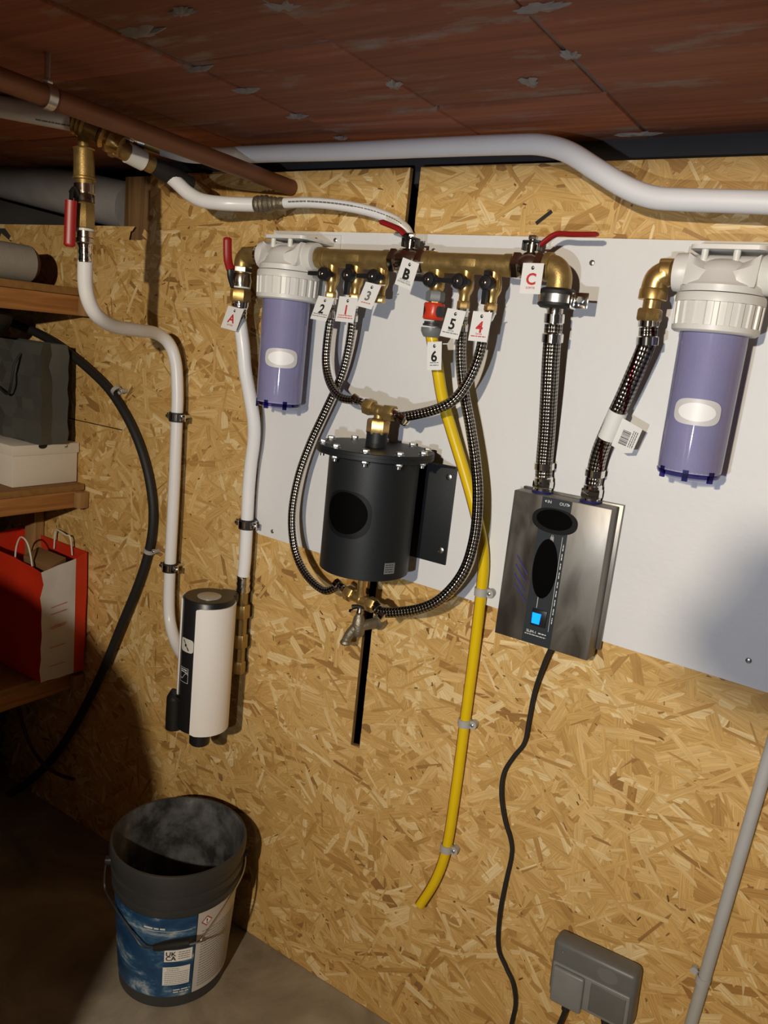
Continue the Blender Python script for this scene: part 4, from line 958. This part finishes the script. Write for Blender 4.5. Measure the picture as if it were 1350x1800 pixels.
MB().lathe([(0, .0160), (L * .1, .0175), (L * .16, .015), (L * .24, .0175), (L * .3, .015), (L * .4, .0175), (L * .48, .013), (L * .56, .0145), (L * .62, .0115), (L * .70, .0130), (L * .76, .0105), (L * .86, .0120), (L, .0105)], a, b - a, 22).build('body', 'old_brass', t)
pts = [P(498, 357, .062), P(545, 356, .058), P(600, 361, .052), P(650, 371, .046), P(690, 386, .040), P(712, 402, .030), P(719, 416, .018)]
ps = spline(pts, 8); o = MB().sweep(ps, .0098, 18).build('water_pipe', 'white_pipe', loc=pts[0]); tag(o, 'thin white printed pipe arching behind the red lever of valve B', 'pipe')
m_ = MB(); r_ = random.Random(6); i = 3
while i < len(ps) - 12:
    a = ps[i]; b = ps[i + 1]; un = (b - a).normalized(); vw = (Vector((0, -D, H)) - a).normalized(); vw = (vw - un * vw.dot(un)).normalized(); upv = un.cross(vw); upv = upv if upv.z > 0 else -upv
    q = a + vw * .0099 + upv * .002; printed_line(m_, lambda uu, vv: q + un * uu + upv * vv, 0, (b - a).length * .9, 0, .0030 if i < 20 else .0019, r_); i += 1
m_.build('pipe_print', 'ink_grey', o)
# second branch: valve with a chrome cap, then the long grey-white pipe under the ceiling
t = thing('check_valve', 'small brass valve with a chrome cap tight under the copper pipe', 'valve', P(225, 245, .30))
a = P(186, 231, .295); b = P(286, 262, .215)
m_ = MB(); m_.cyl(a, a * .45 + b * .55, .0135); m_.hexn(a * .75 + b * .25, a * .60 + b * .40, .0185); m_.build('body', 'brass', t)
m_ = MB(); m_.lathe([(0, .016), (.012, .016), (.018, .012), (.021, .0)], P(226, 245, .268), (0, -1, .2), 20); m_.build('cap', 'chrome', t)
m_ = MB(); m_.cyl(a * .45 + b * .55, a * .32 + b * .68, .0165); m_.build('nut', 'nickel', t)
MB().cyl(a * .33 + b * .67, b, .0125).build('tail', 'cast_brass', t)
zp = 1.776
pts = [b, P(330, 273, .20), P(380, 275, .14), P(425, 272, .10), P(500, 269, .085), P(600, 266, .08), P(760, 259, .08), P(900, 254, .08), P(955, 255, .08), P(1000, 268, .08), P(1050, 299, .08), P(1100, 329, .08), P(1145, 346, .08), P(1200, 351, .08), P(1350, 356, .08), P(1450, 360, .08)]
pp = spline(pts, 8); o = MB().sweep(pp, [.0130 if i < 14 else .0158 for i in range(len(pp))], 22).build('ceiling_pipe', 'ceiling_white_pipe', loc=pts[8]); tag(o, 'long grey-white pipe under the ceiling with an S-bend at the right', 'pipe')
# copper pipe with its hanger
cz = 1.737
c0 = P(512, 330, .004); c1 = onz(-60, 116, 1.745); rC = .0155
o = MB().sweep([c0, c0 * .66 + c1 * .34, c0 * .33 + c1 * .67, c1], rC, 26).build('copper_pipe', 'copper', loc=c0); tag(o, 'thick brown copper pipe running from the wall along the ceiling', 'pipe')
hc = None
for k in range(200):
    q = c0 + (c1 - c0) * (k / 200); v = q - Vector((0, -D, H)); x_ = 675 + F * v.dot(right) / v.dot(fwd)
    if x_ < 84: hc = q; break
hc = hc or (c0 + c1) / 2
t = thing('pipe_hanger', 'metal hanger rod and strap holding the copper pipe to the ceiling', 'pipe hanger', hc)
axc = (c1 - c0).normalized()
MB().lathe([(-.007, rC + .0004), (-.007, rC + .003), (.007, rC + .003), (.007, rC + .0004)], hc, axc, 28, caps=False).build('strap', 'zinc', t)
MB().cyl(hc + Vector((0, 0, rC)), Vector((hc.x, hc.y, ZC + .006)), .0045, n=12).build('rod', 'zinc', t)
MB().hexn(hc + Vector((0, 0, rC + .001)), hc + Vector((0, 0, rC + .008)), .008).build('nut', 'zinc', t)

# ================================================================== SOFTENER (white and black cylinder)
SX, SY, S0, S1, SR = -1.157, -.130, .578, .880, .0545
t = thing('water_softener', 'slim water softener with cream shell, black spine and gauge on the OSB wall', 'water softener', (SX, SY, S0))
MB().lathe([(0, .048), (.004, SR), (S1 - S0 - .004, SR), (S1 - S0, SR - .003)], (SX, SY, S0), (0, 0, 1), 56).build('core', 'black_plastic', t)
MB().lathe([(-.022, .024), (-.018, .026), (-.002, .026), (0, .024)], (SX + .006, SY + .046, S1 - .0012), (0, 0, 1), 30).build('rear_column', 'black_plastic', t)
def cyl_patch(mb, cx, cy, r, a0, a1, z0, z1, th=.003, n=28, cr=.006):
    # curved shell with rounded corners
    vs = []; fs = []
    def zz(f, z, sgn):
        e = min(f, 1 - f) * (a1 - a0) * r
        return z - sgn * (cr - math.sqrt(max(0, cr * cr - (cr - min(e, cr)) ** 2)))
    for i in range(n + 1):
        f = i / n
        if i == 1: f = .15 / n * 1.0
        a = a0 + (a1 - a0) * f
        for rad in (r, r + th):
            for (z, s) in ((z0, -1), (z1, 1)): vs.append((cx + rad * math.cos(a), cy + rad * math.sin(a), zz(f, z, s)))
    for i in range(n):
        b = i * 4; c = b + 4
        fs += [(b + 2, c + 2, c + 3, b + 3), (b, b + 1, c + 1, c), (b, c, c + 2, b + 2), (b + 1, b + 3, c + 3, c + 1)]
    fs += [(0, 2, 3, 1), (n * 4, n * 4 + 1, n * 4 + 3, n * 4 + 2)]
    return mb.add(vs, fs)
dg = math.radians
cyl_patch(MB(), SX, SY, SR + .0005, dg(-71), dg(75), S0 + .002, S1 - .012).build('front_shell', 'cream_panel', t)
cyl_patch(MB(), SX, SY, SR + .0005, dg(-215), dg(-122), S0 + .06, S1 - .004).build('side_shell', 'cream_panel', t)
MB().lathe([(0, .0255), (.0015, .0255), (.0022, .0240)], (SX + .004, SY - .004, S1), (0, 0, 1), 32).build('top_button', 'lid_silver', t)
def sp_(u, v, o=.0006, a0=dg(-97)): a = a0 + u / SR; return Vector((SX + (SR + o) * math.cos(a), SY + (SR + o) * math.sin(a), v))
gz = P(336, 1117, .14).z; lz = P(331, 1167, .14).z
g_ = oval(lambda u, v: sp_(u, v, .0012), .004, gz, .0185, .0150, e=5).build('gauge', 'gauge_face', t)
m_ = MB(); f2 = lambda u, v: sp_(u, v, .0018); m_.add([f2(-.006, gz + .011), f2(-.003, gz + .011), f2(.012, gz - .010), f2(.009, gz - .011)], [(0, 1, 2, 3)], smooth=False); m_.add([f2(-.0005, gz + .003), f2(.0045, gz + .003), f2(.0045, gz - .003), f2(-.0005, gz - .003)], [(0, 1, 2, 3)], smooth=False); m_.build('needle', 'ink_black', g_)
m_ = MB(); W2 = .0125
for (u0, u1, v0, v1) in ((-W2, W2, .0155, .0162), (-W2, W2, -.0172, -.0165), (-W2, -W2 + .0008, -.0172, .0162), (W2 - .0008, W2, -.0172, .0162)): bar(m_, lambda u, v: sp_(u, v + lz, .0008), u0, u1, v0, v1, 3)
for k in range(16):
    u0 = -W2 + 2 * W2 * k / 16; u1 = -W2 + 2 * W2 * (k + 1) / 16; wv = lambda u: -.003 + .007 * math.sin(u / W2 * 2.6)
    m_.add([sp_(u0, lz + wv(u0), .0008), sp_(u1, lz + wv(u1), .0008), sp_(u1, lz + wv(u1) + .0014, .0008), sp_(u0, lz + wv(u0) + .0014, .0008)], [(0, 1, 2, 3)], smooth=False)
r_ = random.Random(8)
for k in range(2): printed_line(m_, lambda u, v: sp_(u, v, .0008), -W2 + .003, W2 - .002, lz + .0115 - k * .0045, .0022, r_)
m_.build('logo_print', 'ink_white', t)
MB().lathe([(0, .020), (.003, .0225), (.050, .0225)], (SX - .002, SY - .002, S0 - .043), (0, 0, 1), 30).build('drain_outlet', 'black_plastic', t)
a_ = dg(-128); hp = Vector((SX + (SR + .006) * math.cos(a_), SY + (SR + .006) * math.sin(a_), 0))
m_ = MB(); m_.sweep(spline([hp + Vector((0, 0, S0 - .004)), hp + Vector((0, 0, S0 + .010)), hp + Vector((0, 0, S0 + .045)), hp + Vector((0, 0, S0 + .070)), hp + Vector((.004, .003, S0 + .080))], 5), [.012] + [.0175] * 5 + [.018] * 5 + [.0175] * 5 + [.016] * 4 + [.008], 16); m_.build('side_valve', 'black_plastic', t)
MB().cyl((SX - .052, SY + .010, S1 - .06), (SX - .060, -.002, S1 - .06), .014, n=18).build('wall_mount', 'black_plastic', t)

# ================================================================== CABLES ON THE LEFT
pts = [P(-40, 556, .045), P(0, 562, .04), P(30, 571, .035), P(70, 588, .030), P(110, 612, .024), P(155, 648, .018), P(196, 690, .016), P(232, 750, .016), P(256, 815, .016), P(268, 880, .016), P(268, 930, .016), P(260, 975, .016), P(242, 1030, .020), P(213, 1100, .024), P(180, 1180, .026), P(143, 1255, .030), P(104, 1318, .034), P(58, 1368, .04), P(0, 1405, .05), P(-60, 1425, .05)]
o = MB().sweep(spline(pts, 8), .0112, 16).build('black_cable', 'black_rubber', loc=pts[11]); tag(o, 'thick black cable curving over the OSB wall behind the shelves', 'cable')
pts = [P(33, 1245, .075), P(42, 1280, .075), P(58, 1318, .075), P(80, 1346, .075), P(105, 1362, .075), P(130, 1370, .075)]
o = MB().sweep(spline(pts, 8), .0050, 10).build('thin_cable', 'dark_red_end', loc=pts[0]); tag(o, 'thin dark brown cable sagging under the lowest shelf', 'cable')
for px, py, qx, qy, lb in ((205, 687, 215, 700, 'pale cable clip on the black cable beside the grey bag'), (262, 968, 257, 985, 'pale cable clip on the black cable above the white pipe clamp')):
    c = P(px, py, .016); ax = (P(qx, qy, .016) - c).normalized(); t = thing('cable_clip', lb, 'clip', c)
    MB().lathe([(-.005, .0114), (-.005, .0135), (.005, .0135), (.005, .0114)], c, ax, 22, caps=False).build('strap', 'clip_grey', t)
    e = c + Vector((.018, 0, .002)); MB().lathe([(0, .0055), (.016, .0060)], Vector((e.x, -.002, e.z)), (0, -1, 0), 14).build('lug', 'clip_grey', t); screw(t, Vector((e.x, -.018, e.z)), .0035)

# ================================================================== SHELVES AND WHAT STANDS ON THEM
SXF = -1.758
for (zt2, th, rl, lb) in ((1.497, .018, .048, 'top rough wooden shelf with a pine rail, carrying a grey roll'), (1.002, .017, .045, 'middle particle board shelf with a pine rail, carrying the white box'), (.490, .018, .044, 'lowest wooden shelf carrying the red and white bag')):
    t = thing('wooden_shelf', lb, 'shelf', (SXF - .2, -.45, zt2 - th - rl))
    MB().box((SXF - .45, -1.0, zt2 - th), (SXF + .004, -.006, zt2), .002).build('board', 'osb_core', t)
    MB().box((SXF - .038, -1.0, zt2 - th - rl), (SXF, -.012, zt2 - th - .0005), .002).build('rail', 'pine_along', t)
    MB().box((SXF - .45, -.034, zt2 - th - rl), (SXF + .020, -.004, zt2 - th - .002), .002).build('wall_batten', 'pine_up', t)
MB().box((-1.975, -.034, .52), (-1.93, -.004, 1.33), .002).build('shelf_upright', 'pine_up', wall_back)
# grey roll
a = onx(-30, 455, -1.86); a = Vector((-1.845, -.62, 1.497 + .044)); b = Vector((-1.845, onx(48, 465, -1.845).y, 1.497 + .044))
t = thing('mat_roll', 'grey ribbed mat roll lying on the top shelf', 'mat', (b.x, b.y, 1.497))
MB().sweep([a, a * .5 + b * .5, b], .0435, 32).build('roll', 'roll_grey', t)
MB().lathe([(0, .0425), (.004, .0425), (.012, .036)], b, (0, 1, 0), 30).build('dark_core', 'dark_red_end', t)
# white shoe box
x1 = -1.785; ya = onx(22, 860, x1).y; yb = -.008
t = thing('shoe_box', 'white lidded cardboard box on the middle shelf under the grey bag', 'box', (x1 - .12, (ya + yb) / 2, 1.003))
zl = onx(128, 781, x1).z
MB().box((x1 - .28, ya, 1.003), (x1, yb, zl), .001).build('carton', 'box_card', t)
lid = MB().box((x1 - .283, ya - .003, zl - .022), (x1 + .003, yb + .003, zl + .004), .001).build('lid', 'box_card', t)
m_ = oval(lambda u, v: Vector((x1 + .0036, u, v)), (ya + yb) / 2 - .012, zl + .0005, .012, .007); m_.build('thumb_hole', 'ink_black', lid)
m_ = MB(); f3 = lambda u, v: Vector((x1 + .0036, u, v)); r_ = random.Random(1); yk = yb - .04
bar(m_, f3, yk, yk + .008, zl - .006, zl - .003); bar(m_, f3, yk + .006, yk + .0085, zl - .004, zl + .0005); bar(m_, f3, yk + .001, yk + .002, zl - .009, zl - .006); bar(m_, f3, yk + .006, yk + .007, zl - .009, zl - .006)
m_.build('lid_print', 'ink_grey', lid)
# bags (open-topped paper bags with creased faces)
def bag(name, label, x1, ya, yb, z0, z1, W, faces, seed, handles=None, flare=.012):
    rnd = random.Random(seed); t = thing(name, label, 'bag', (x1 - W / 2, (ya + yb) / 2, z0))
    ym = (ya + yb) / 2; nz = 9
    def edge(f):                                   # bag plan at height fraction f: corners A(near right) M(gusset fold) B(far right) C(far left) D(near left)
        k = flare * math.sin(f * 3.0); g = .010 + .020 * f
        return [(x1 + k * .4, ya - k * .4), (x1 - g * .55, ym), (x1 + k * .3, yb), (x1 - W, yb), (x1 - W - k, ya - k * .4)]
    rows = [[(Vector((x + rnd.gauss(0, .0022), y + rnd.gauss(0, .0022), z0 + (z1 - z0) * i / nz)) if 0 < i else Vector((x, y, z0))) for x, y in edge(i / nz)] for i in range(nz + 1)]
    return t, rows, rnd
def panel(mb, rows, a, b, nu, rnd, amp, f0=0.0, f1=1.0):
    vs = []; fs = []; n = len(rows)
    nrm = (rows[0][b] - rows[0][a]).cross(Vector((0, 0, 1))).normalized()
    for r in rows:
        for j in range(nu + 1):
            f = f0 + (f1 - f0) * j / nu; q = r[a].lerp(r[b], f)
            if 0 < j < nu: q = q + nrm * rnd.gauss(0, amp)
            vs.append(q)
    for i in range(n - 1):
        for j in range(nu): k = i * (nu + 1) + j; fs.append((k, k + 1, k + nu + 2, k + nu + 1))
    return mb.add(vs, fs)
# grey bag on the box
gx = -1.770; gz0 = zl + .005; gz1 = onx(70, 604, gx).z; gya = onx(71, 776, gx).y; gyb = gya + .075
t, rows, rnd = bag('paper_bag', 'crumpled dark grey bag standing on the white box', gx, gya, gyb, gz0, gz1, .26, None, 21, flare=.008)
panel(MB(), rows, 4, 0, 7, rnd, .0065).build('front_face', 'grey_bag', t, sharp=9)
m_ = MB(); panel(m_, rows, 0, 1, 2, rnd, .002); panel(m_, rows, 1, 2, 2, rnd, .002); m_.build('gusset', 'grey_bag', t)
m_ = MB(); panel(m_, rows, 2, 3, 4, rnd, .003); panel(m_, rows, 3, 4, 2, rnd, .002); m_.build('back_face', 'grey_bag', t)
m_ = MB().add([r for r in rows[0]], [(4, 3, 2, 1, 0)], smooth=False); m_.build('base', 'grey_bag', t)
hy = gya - .010; a = onx(10, 612, gx - .03); 
hp = [Vector((gx - .075, gya - .006, gz1 - .03)), Vector((gx - .078, gya - .022, gz1 - .06)), Vector((gx - .085, gya - .026, gz1 - .11)), Vector((gx - .11, gya - .02, gz1 - .135)), Vector((gx - .15, gya - .02, gz1 - .12))]
MB().sweep(spline(hp, 6), .0030, 8).build('cord_handle', 'black_rubber', t)
# black pouch above it
c = Vector((-1.90, -.12, gz1 + .055))
t = thing('black_pouch', 'soft black pouch lying on top of the grey bag', 'pouch', c + Vector((0, 0, -.05)))
MB().ball(c + Vector((-.02, -.06, 0)), .05, (1.4, 1.2, .95), 10).build('body', 'black_rubber', t)
MB().sweep(spline([c + Vector((-.05, -.1, .04)), c + Vector((-.02, -.11, .055)), c + Vector((.02, -.1, .04))], 6), .006, 8).build('loop', 'black_rubber', t)
# red and white bag
rx = -1.728; rz0 = .491; rya = onx(72, 1199, rx).y; ryb = -.012; rz1 = onx(72, 1006, rx).z
t, rows, rnd = bag('paper_bag', 'red paper shopping bag with a white side panel on the lowest shelf', rx, rya, ryb, rz0, rz1, .30, None, 5)
for i, r in enumerate(rows):
    f = i / 9; r[1].x = rx + .004; r[1].y = rya + (ryb - rya) * .72; r[2].x = rx + .002 - .004 * f
    r[2].z += f * .030; r[1].z += f * .020; r[3].z += f * .035; r[4].z += f * .02
panel(MB(), rows, 4, 0, 7, rnd, .003).build('front_face', 'red_paper', t)
wp = panel(MB(), rows, 0, 1, 4, rnd, .0022).build('white_panel', 'white_paper', t)
panel(MB(), rows, 1, 2, 2, rnd, .0018).build('side_fold', 'red_paper', t)
m_ = MB(); panel(m_, rows, 2, 3, 5, rnd, .002); panel(m_, rows, 3, 4, 2, rnd, .002); m_.build('back_face', 'red_paper', t)
m_ = MB().add([r for r in rows[0]], [(4, 3, 2, 1, 0)], smooth=False); m_.build('base', 'red_paper', t)
m_ = MB(); r_ = random.Random(3)
def wf(u, v):                                        # print follows the white panel
    f = v * 9; i = min(8, int(f)); g = f - i; a = rows[i][0].lerp(rows[i + 1][0], g); b = rows[i][1].lerp(rows[i + 1][1], g); return a.lerp(b, u) + Vector((.0035, -.0005, 0))
for v in (.66, .60, .49, .475, .30, .13): printed_line(m_, wf, .25, .72, v, .006, r_)
m_.build('panel_print', 'ink_red', wp)
for (yy, dz) in ((rya + .01, .0), (ryb - .006, .03)):
    x0_ = rx - .055
    hp = [Vector((x0_, yy, rz1 - .02 + dz)), Vector((x0_ - .002, yy - .006, rz1 + .03 + dz)), Vector((x0_ - .02, yy - .006, rz1 + .062)), Vector((x0_ - .05, yy - .004, rz1 + .066)), Vector((x0_ - .075, yy, rz1 + .03 + dz)), Vector((x0_ - .08, yy, rz1 - .02 + dz))]
    MB().sweep(spline(hp, 6), .0022, 8).build('string_handle', 'string_white', t)
for k, (dx, dy, s, h, a, lb) in enumerate(((-.06, .055, (.09, .055, .028), .0, .25, 'small brown carton lying in the red bag, near its white panel'), (-.10, .06, (.12, .07, .02), -.03, -.15, 'flat brown carton lying lower in the red bag'))):
    c = Vector((rx + dx - .01, rya + dy, rz1 - .01 + h)); bm_ = MB().box((-s[0] / 2, -s[1] / 2, 0), (s[0] / 2, s[1] / 2, s[2]), .0015)
    o = bm_.build('brown_carton', 'brown_card', None, loc=(0, 0, 0)); o.location = c; o.rotation_euler = (.25, .15, a); tag(o, lb, 'box')
o = MB().box((rx - .24, rya + .02, rz0 + .002), (rx - .02, ryb - .02, rz1 - .05), .003).build('brown_carton', 'brown_card', None, loc=(rx - .13, (rya + ryb) / 2, rz0)); tag(o, 'brown carton filling the red bag under the other cartons', 'box')
# dark crate below the shelves
t = thing('storage_crate', 'black plastic crate on the floor under the shelves', 'crate', (-2.02, -.25, 0))
m_ = MB(); m_.lathe([(0, .0), (0, .30), (.30, .34), (.30, .325), (.012, .285), (.012, 0)], (-2.16, -.40, 0), (0, 0, 1), 4, smooth=False, caps=False, ph=.5); m_.build('tub', 'dark_grey_plastic', t)
MB().lathe([(.27, .335), (.27, .352), (.302, .352), (.302, .325)], (-2.16, -.40, 0), (0, 0, 1), 4, smooth=False, caps=False, ph=.5).build('rim', 'dark_grey_plastic', t)

# ================================================================== BUCKET
BC = Vector((-1.143, -.192, 0)); BR0, BR1, BH = .117, .146, .345
def br(z): return BR0 + (BR1 - .006 - BR0) * z / BH
t = thing('bucket', 'open dark plastic paint bucket with a blue and white label on the floor', 'bucket', BC)
MB().lathe([(0, 0), (0, BR0 - .006), (.006, BR0), (.245, br(.245)), (.247, br(.247) + .005), (.256, br(.256) + .005), (.258, br(.258) + .001), (.277, br(.277) + .001), (.279, br(.279) + .006), (.290, br(.290) + .006), (.292, br(.292) + .002), (.318, br(.318) + .002), (.320, BR1), (.340, BR1 + .001), (BH, BR1 - .001), (BH, BR1 - .006)], BC, (0, 0, 1), 64, caps=False).build('shell', 'bucket_dark', t)
MB().lathe([(BH, BR1 - .006), (.30, br(.30) - .003), (.02, br(.02) - .003), (.02, 0)], BC, (0, 0, 1), 64, caps=False).build('inside', 'bucket_smeared', t)
MB().lathe([(.150, br(.15) - .0035), (.150, 0)], BC, (0, 0, 1), 48, caps=False).build('contents', 'badge_black', t)
VA = dg(-44)
def bk(a, z, o=.0006): r_ = br(z) + o; return BC + Vector((r_ * math.cos(a), r_ * math.sin(a), z))
def bpatch(mb, a0, a1, z0, z1, o, n=20, m=6):
    vs = [bk(a0 + (a1 - a0) * i / n, z0 + (z1 - z0) * j / m, o) for j in range(m + 1) for i in range(n + 1)]
    fs = [(j * (n + 1) + i, j * (n + 1) + i + 1, (j + 1) * (n + 1) + i + 1, (j + 1) * (n + 1) + i) for j in range(m) for i in range(n)]
    return mb.add(vs, fs)
bl = bpatch(MB(), VA - dg(105), VA + dg(20), .034, .238, .0006, 40).build('blue_label', 'blue_label', t)
wl = bpatch(MB(), VA + dg(21), VA + dg(84), .034, .240, .0008, 24).build('white_label', 'white_paper', t)
m_ = MB(); r_ = random.Random(12)
for k in range(22):
    zz = .190 - k * .0068; printed_line(m_, lambda u, v: bk(VA + dg(26) + u / .13, v, .0012), 0, .112, zz, .0018, r_)
m_.build('small_print', 'ink_grey', wl)
hz = lambda u, v: bk(VA + dg(30) + u / .13, .2145 + v, .0013)
m_ = MB(); m_.add([hz(0, -.013), hz(.013, 0), hz(0, .013), hz(-.013, 0)], [(0, 1, 2, 3)], smooth=False); m_.build('hazard_diamond', 'hazard_red', wl)
m_ = MB(); hz2 = lambda u, v: bk(VA + dg(30) + u / .13, .2145 + v, .0016); m_.add([hz2(0, -.0098), hz2(.0098, 0), hz2(0, .0098), hz2(-.0098, 0)], [(0, 1, 2, 3)], smooth=False); m_.build('hazard_field', 'sticker_white', wl)
m_ = MB(); hz3 = lambda u, v: bk(VA + dg(30) + u / .13, .2145 + v, .0019); lettering(m_, '!', hz3, .016, 0, 0, .03); m_.build('hazard_mark', 'ink_black', wl)
s1_ = bpatch(MB(), VA - dg(8), VA + dg(18), .128, .158, .0011, 10, 3).build('approval_sticker', 'sticker_white', t)
m_ = MB(); us = lambda u, v: bk(VA - dg(2) + u / .128, v, .0016); lettering(m_, 'UK', us, .0155, 0, .1485, .02); lettering(m_, 'CA', us, .0155, 0, .1372, .02)
for k in range(4): printed_line(m_, lambda u, v: bk(VA + dg(5) + u / .128, v, .0016), 0, .024, .152 - k * .0055, .0014, r_)
m_.build('sticker_print', 'ink_black', s1_)
s2_ = bpatch(MB(), VA - dg(9), VA + dg(17), .066, .114, .0011, 10, 3).build('data_sticker', 'sticker_white', t)
m_ = MB()
for k in range(9): printed_line(m_, lambda u, v: bk(VA - dg(7) + u / .125, v, .0016), .004 if k < 2 else 0, .030 if k < 2 else .050, .110 - k * .005, .0012, r_)
m_.build('sticker_print', 'ink_grey', s2_)
m_ = MB(); printed_line(m_, lambda u, v: bk(VA - dg(28) + u / .13, v, .0012), 0, .045, .212, .004, r_); m_.build('label_print', 'ink_white', bl); m_ = MB(); bar(m_, lambda u, v: bk(VA - dg(28) + u / .13, v, .0012), 0, .10, .2055, .2065, 8); m_.build('label_rule', 'ink_white', bl); m_ = MB()
for k in range(2): printed_line(m_, lambda u, v: bk(VA + dg(2) + u / .12, v, .0012), 0, .034, .052 - k * .006, .003, r_)
m_.build('label_print', 'ink_white', bl)
hp = [P(186, 1512, .300), P(184, 1560, .310), P(200, 1592, .325), P(236, 1645, .335), P(252, 1664, .335), P(275, 1666, .330), P(312, 1664, .315), P(347, 1656, .295), P(358, 1645, .285), P(392, 1597, .215), P(420, 1550, .130), P(430, 1522, .095), P(431, 1497, .080)]
h_ = MB().sweep(spline(hp, 5), .0022, 8).build('wire_handle', 'wire_steel', t)
MB().lathe([(0, .007), (.012, .0085), (.07, .0085), (.082, .007)], hp[5] * .85 + hp[4] * .15, hp[7] - hp[5], 16).build('grip', 'black_rubber', h_)
for q in (hp[0], hp[-1]):
    dr = (q - BC); dr.z = 0; dr.normalize(); e = BC + dr * (br(q.z) - .002); e.z = q.z
    MB().cyl(e, e + dr * .020, .010, n=16).build('handle_boss', 'bucket_dark', t)

# ================================================================== SOCKET AND CONDUIT ON THE RIGHT
t = thing('socket_box', 'grey double weatherproof socket low on the OSB wall', 'socket', (-.262, -.002, .31))
cxs, czs = -.2645, .3800; ro = Matrix.Rotation(-dg(2.2), 3, 'Y')
def sk(u, v, e): q = ro @ Vector((u, 0, v)); return Vector((cxs + q.x, -e, czs + q.z))
def sbox(name, mat, par, u0, u1, v0, v1, e0, e1, inset=.0, cr=.004):
    bm = bmesh.new(); bmesh.ops.create_cube(bm, size=1)
    for q in bm.verts: q.co = Vector(((u0 + u1) / 2 + q.co.x * (u1 - u0), -((e0 + e1) / 2) + q.co.y * (e1 - e0), (v0 + v1) / 2 + q.co.z * (v1 - v0)))
    bmesh.ops.bevel(bm, geom=list(bm.edges), offset=cr, segments=3, affect='EDGES', profile=.5)
    for q in bm.verts: q.co = sk(q.co.x, q.co.z, -q.co.y)
    return MB().bm(bm).build(name, mat, par)
sbox('body', 'socket_grey', t, -.072, .080, -.055, .053, .002, .044, cr=.010)
sbox('lid_frame', 'socket_lid', t, -.067, .073, -.056, .012, .040, .0475, cr=.003)
sbox('lid', 'socket_lid', t, -.063, -.006, -.062, .009, .046, .056, cr=.004)
sbox('lid', 'socket_grey', t, .005, .067, -.049, .006, .0462, .0490, cr=.0015)
m_ = MB()
for u, v in ((-.052, .036),): m_.lathe([(0, .0025), (.0015, .0020)], sk(u, v, .044), (0, -1, 0), 12)
m_.build('screw', 'zinc', t)
oval(lambda u, v: sk(u, v, .0446), .030, .031, .018, .014).build('round_plug_cover', 'grey_plastic', t)
o = MB().sweep(spline([sk(-.036, -.058, .030), sk(-.038, -.085, .032), sk(-.045, -.12, .03), sk(-.06, -.18, .03)], 6), [.0075] * 7 + [.0045] * 12, 12).build('plug_cord', 'black_rubber', loc=sk(-.036, -.058, .03)); tag(o, 'black plug lead leaving the left half of the grey socket', 'cord')
o = MB().sweep(spline([sk(.030, -.055, .030), sk(.036, -.075, .032), sk(.046, -.12, .03)], 6), [.0075] * 7 + [.0045] * 6, 12).build('plug_cord', 'black_rubber', loc=sk(.03, -.055, .03)); tag(o, 'black plug lead leaving the right half of the grey socket', 'cord')
a = P(1378, 1240, .016); b = P(1200, 1850, .016)
t = MB().sweep([a, a * .5 + b * .5, b], .0100, 20).build('conduit', 'conduit_grey', loc=b); tag(t, 'straight grey plastic conduit leaning down the right side of the OSB wall', 'conduit')
c = P(1236, 1722, .016); ax = (a - b).normalized(); t = thing('conduit_clip', 'small grey clip holding the conduit near the socket', 'clip', c)
MB().lathe([(-.006, .0101), (-.006, .0118), (.006, .0118), (.006, .0101)], c, ax, 22, caps=False).build('ring', 'conduit_grey', t)
MB().lathe([(0, .006), (.010, .0065)], Vector((c.x - .016, -.002, c.z + .004)), (0, -1, 0), 14).build('lug', 'conduit_grey', t)

for o in bpy.data.objects:
    if '_w' in o.keys(): del o['_w']
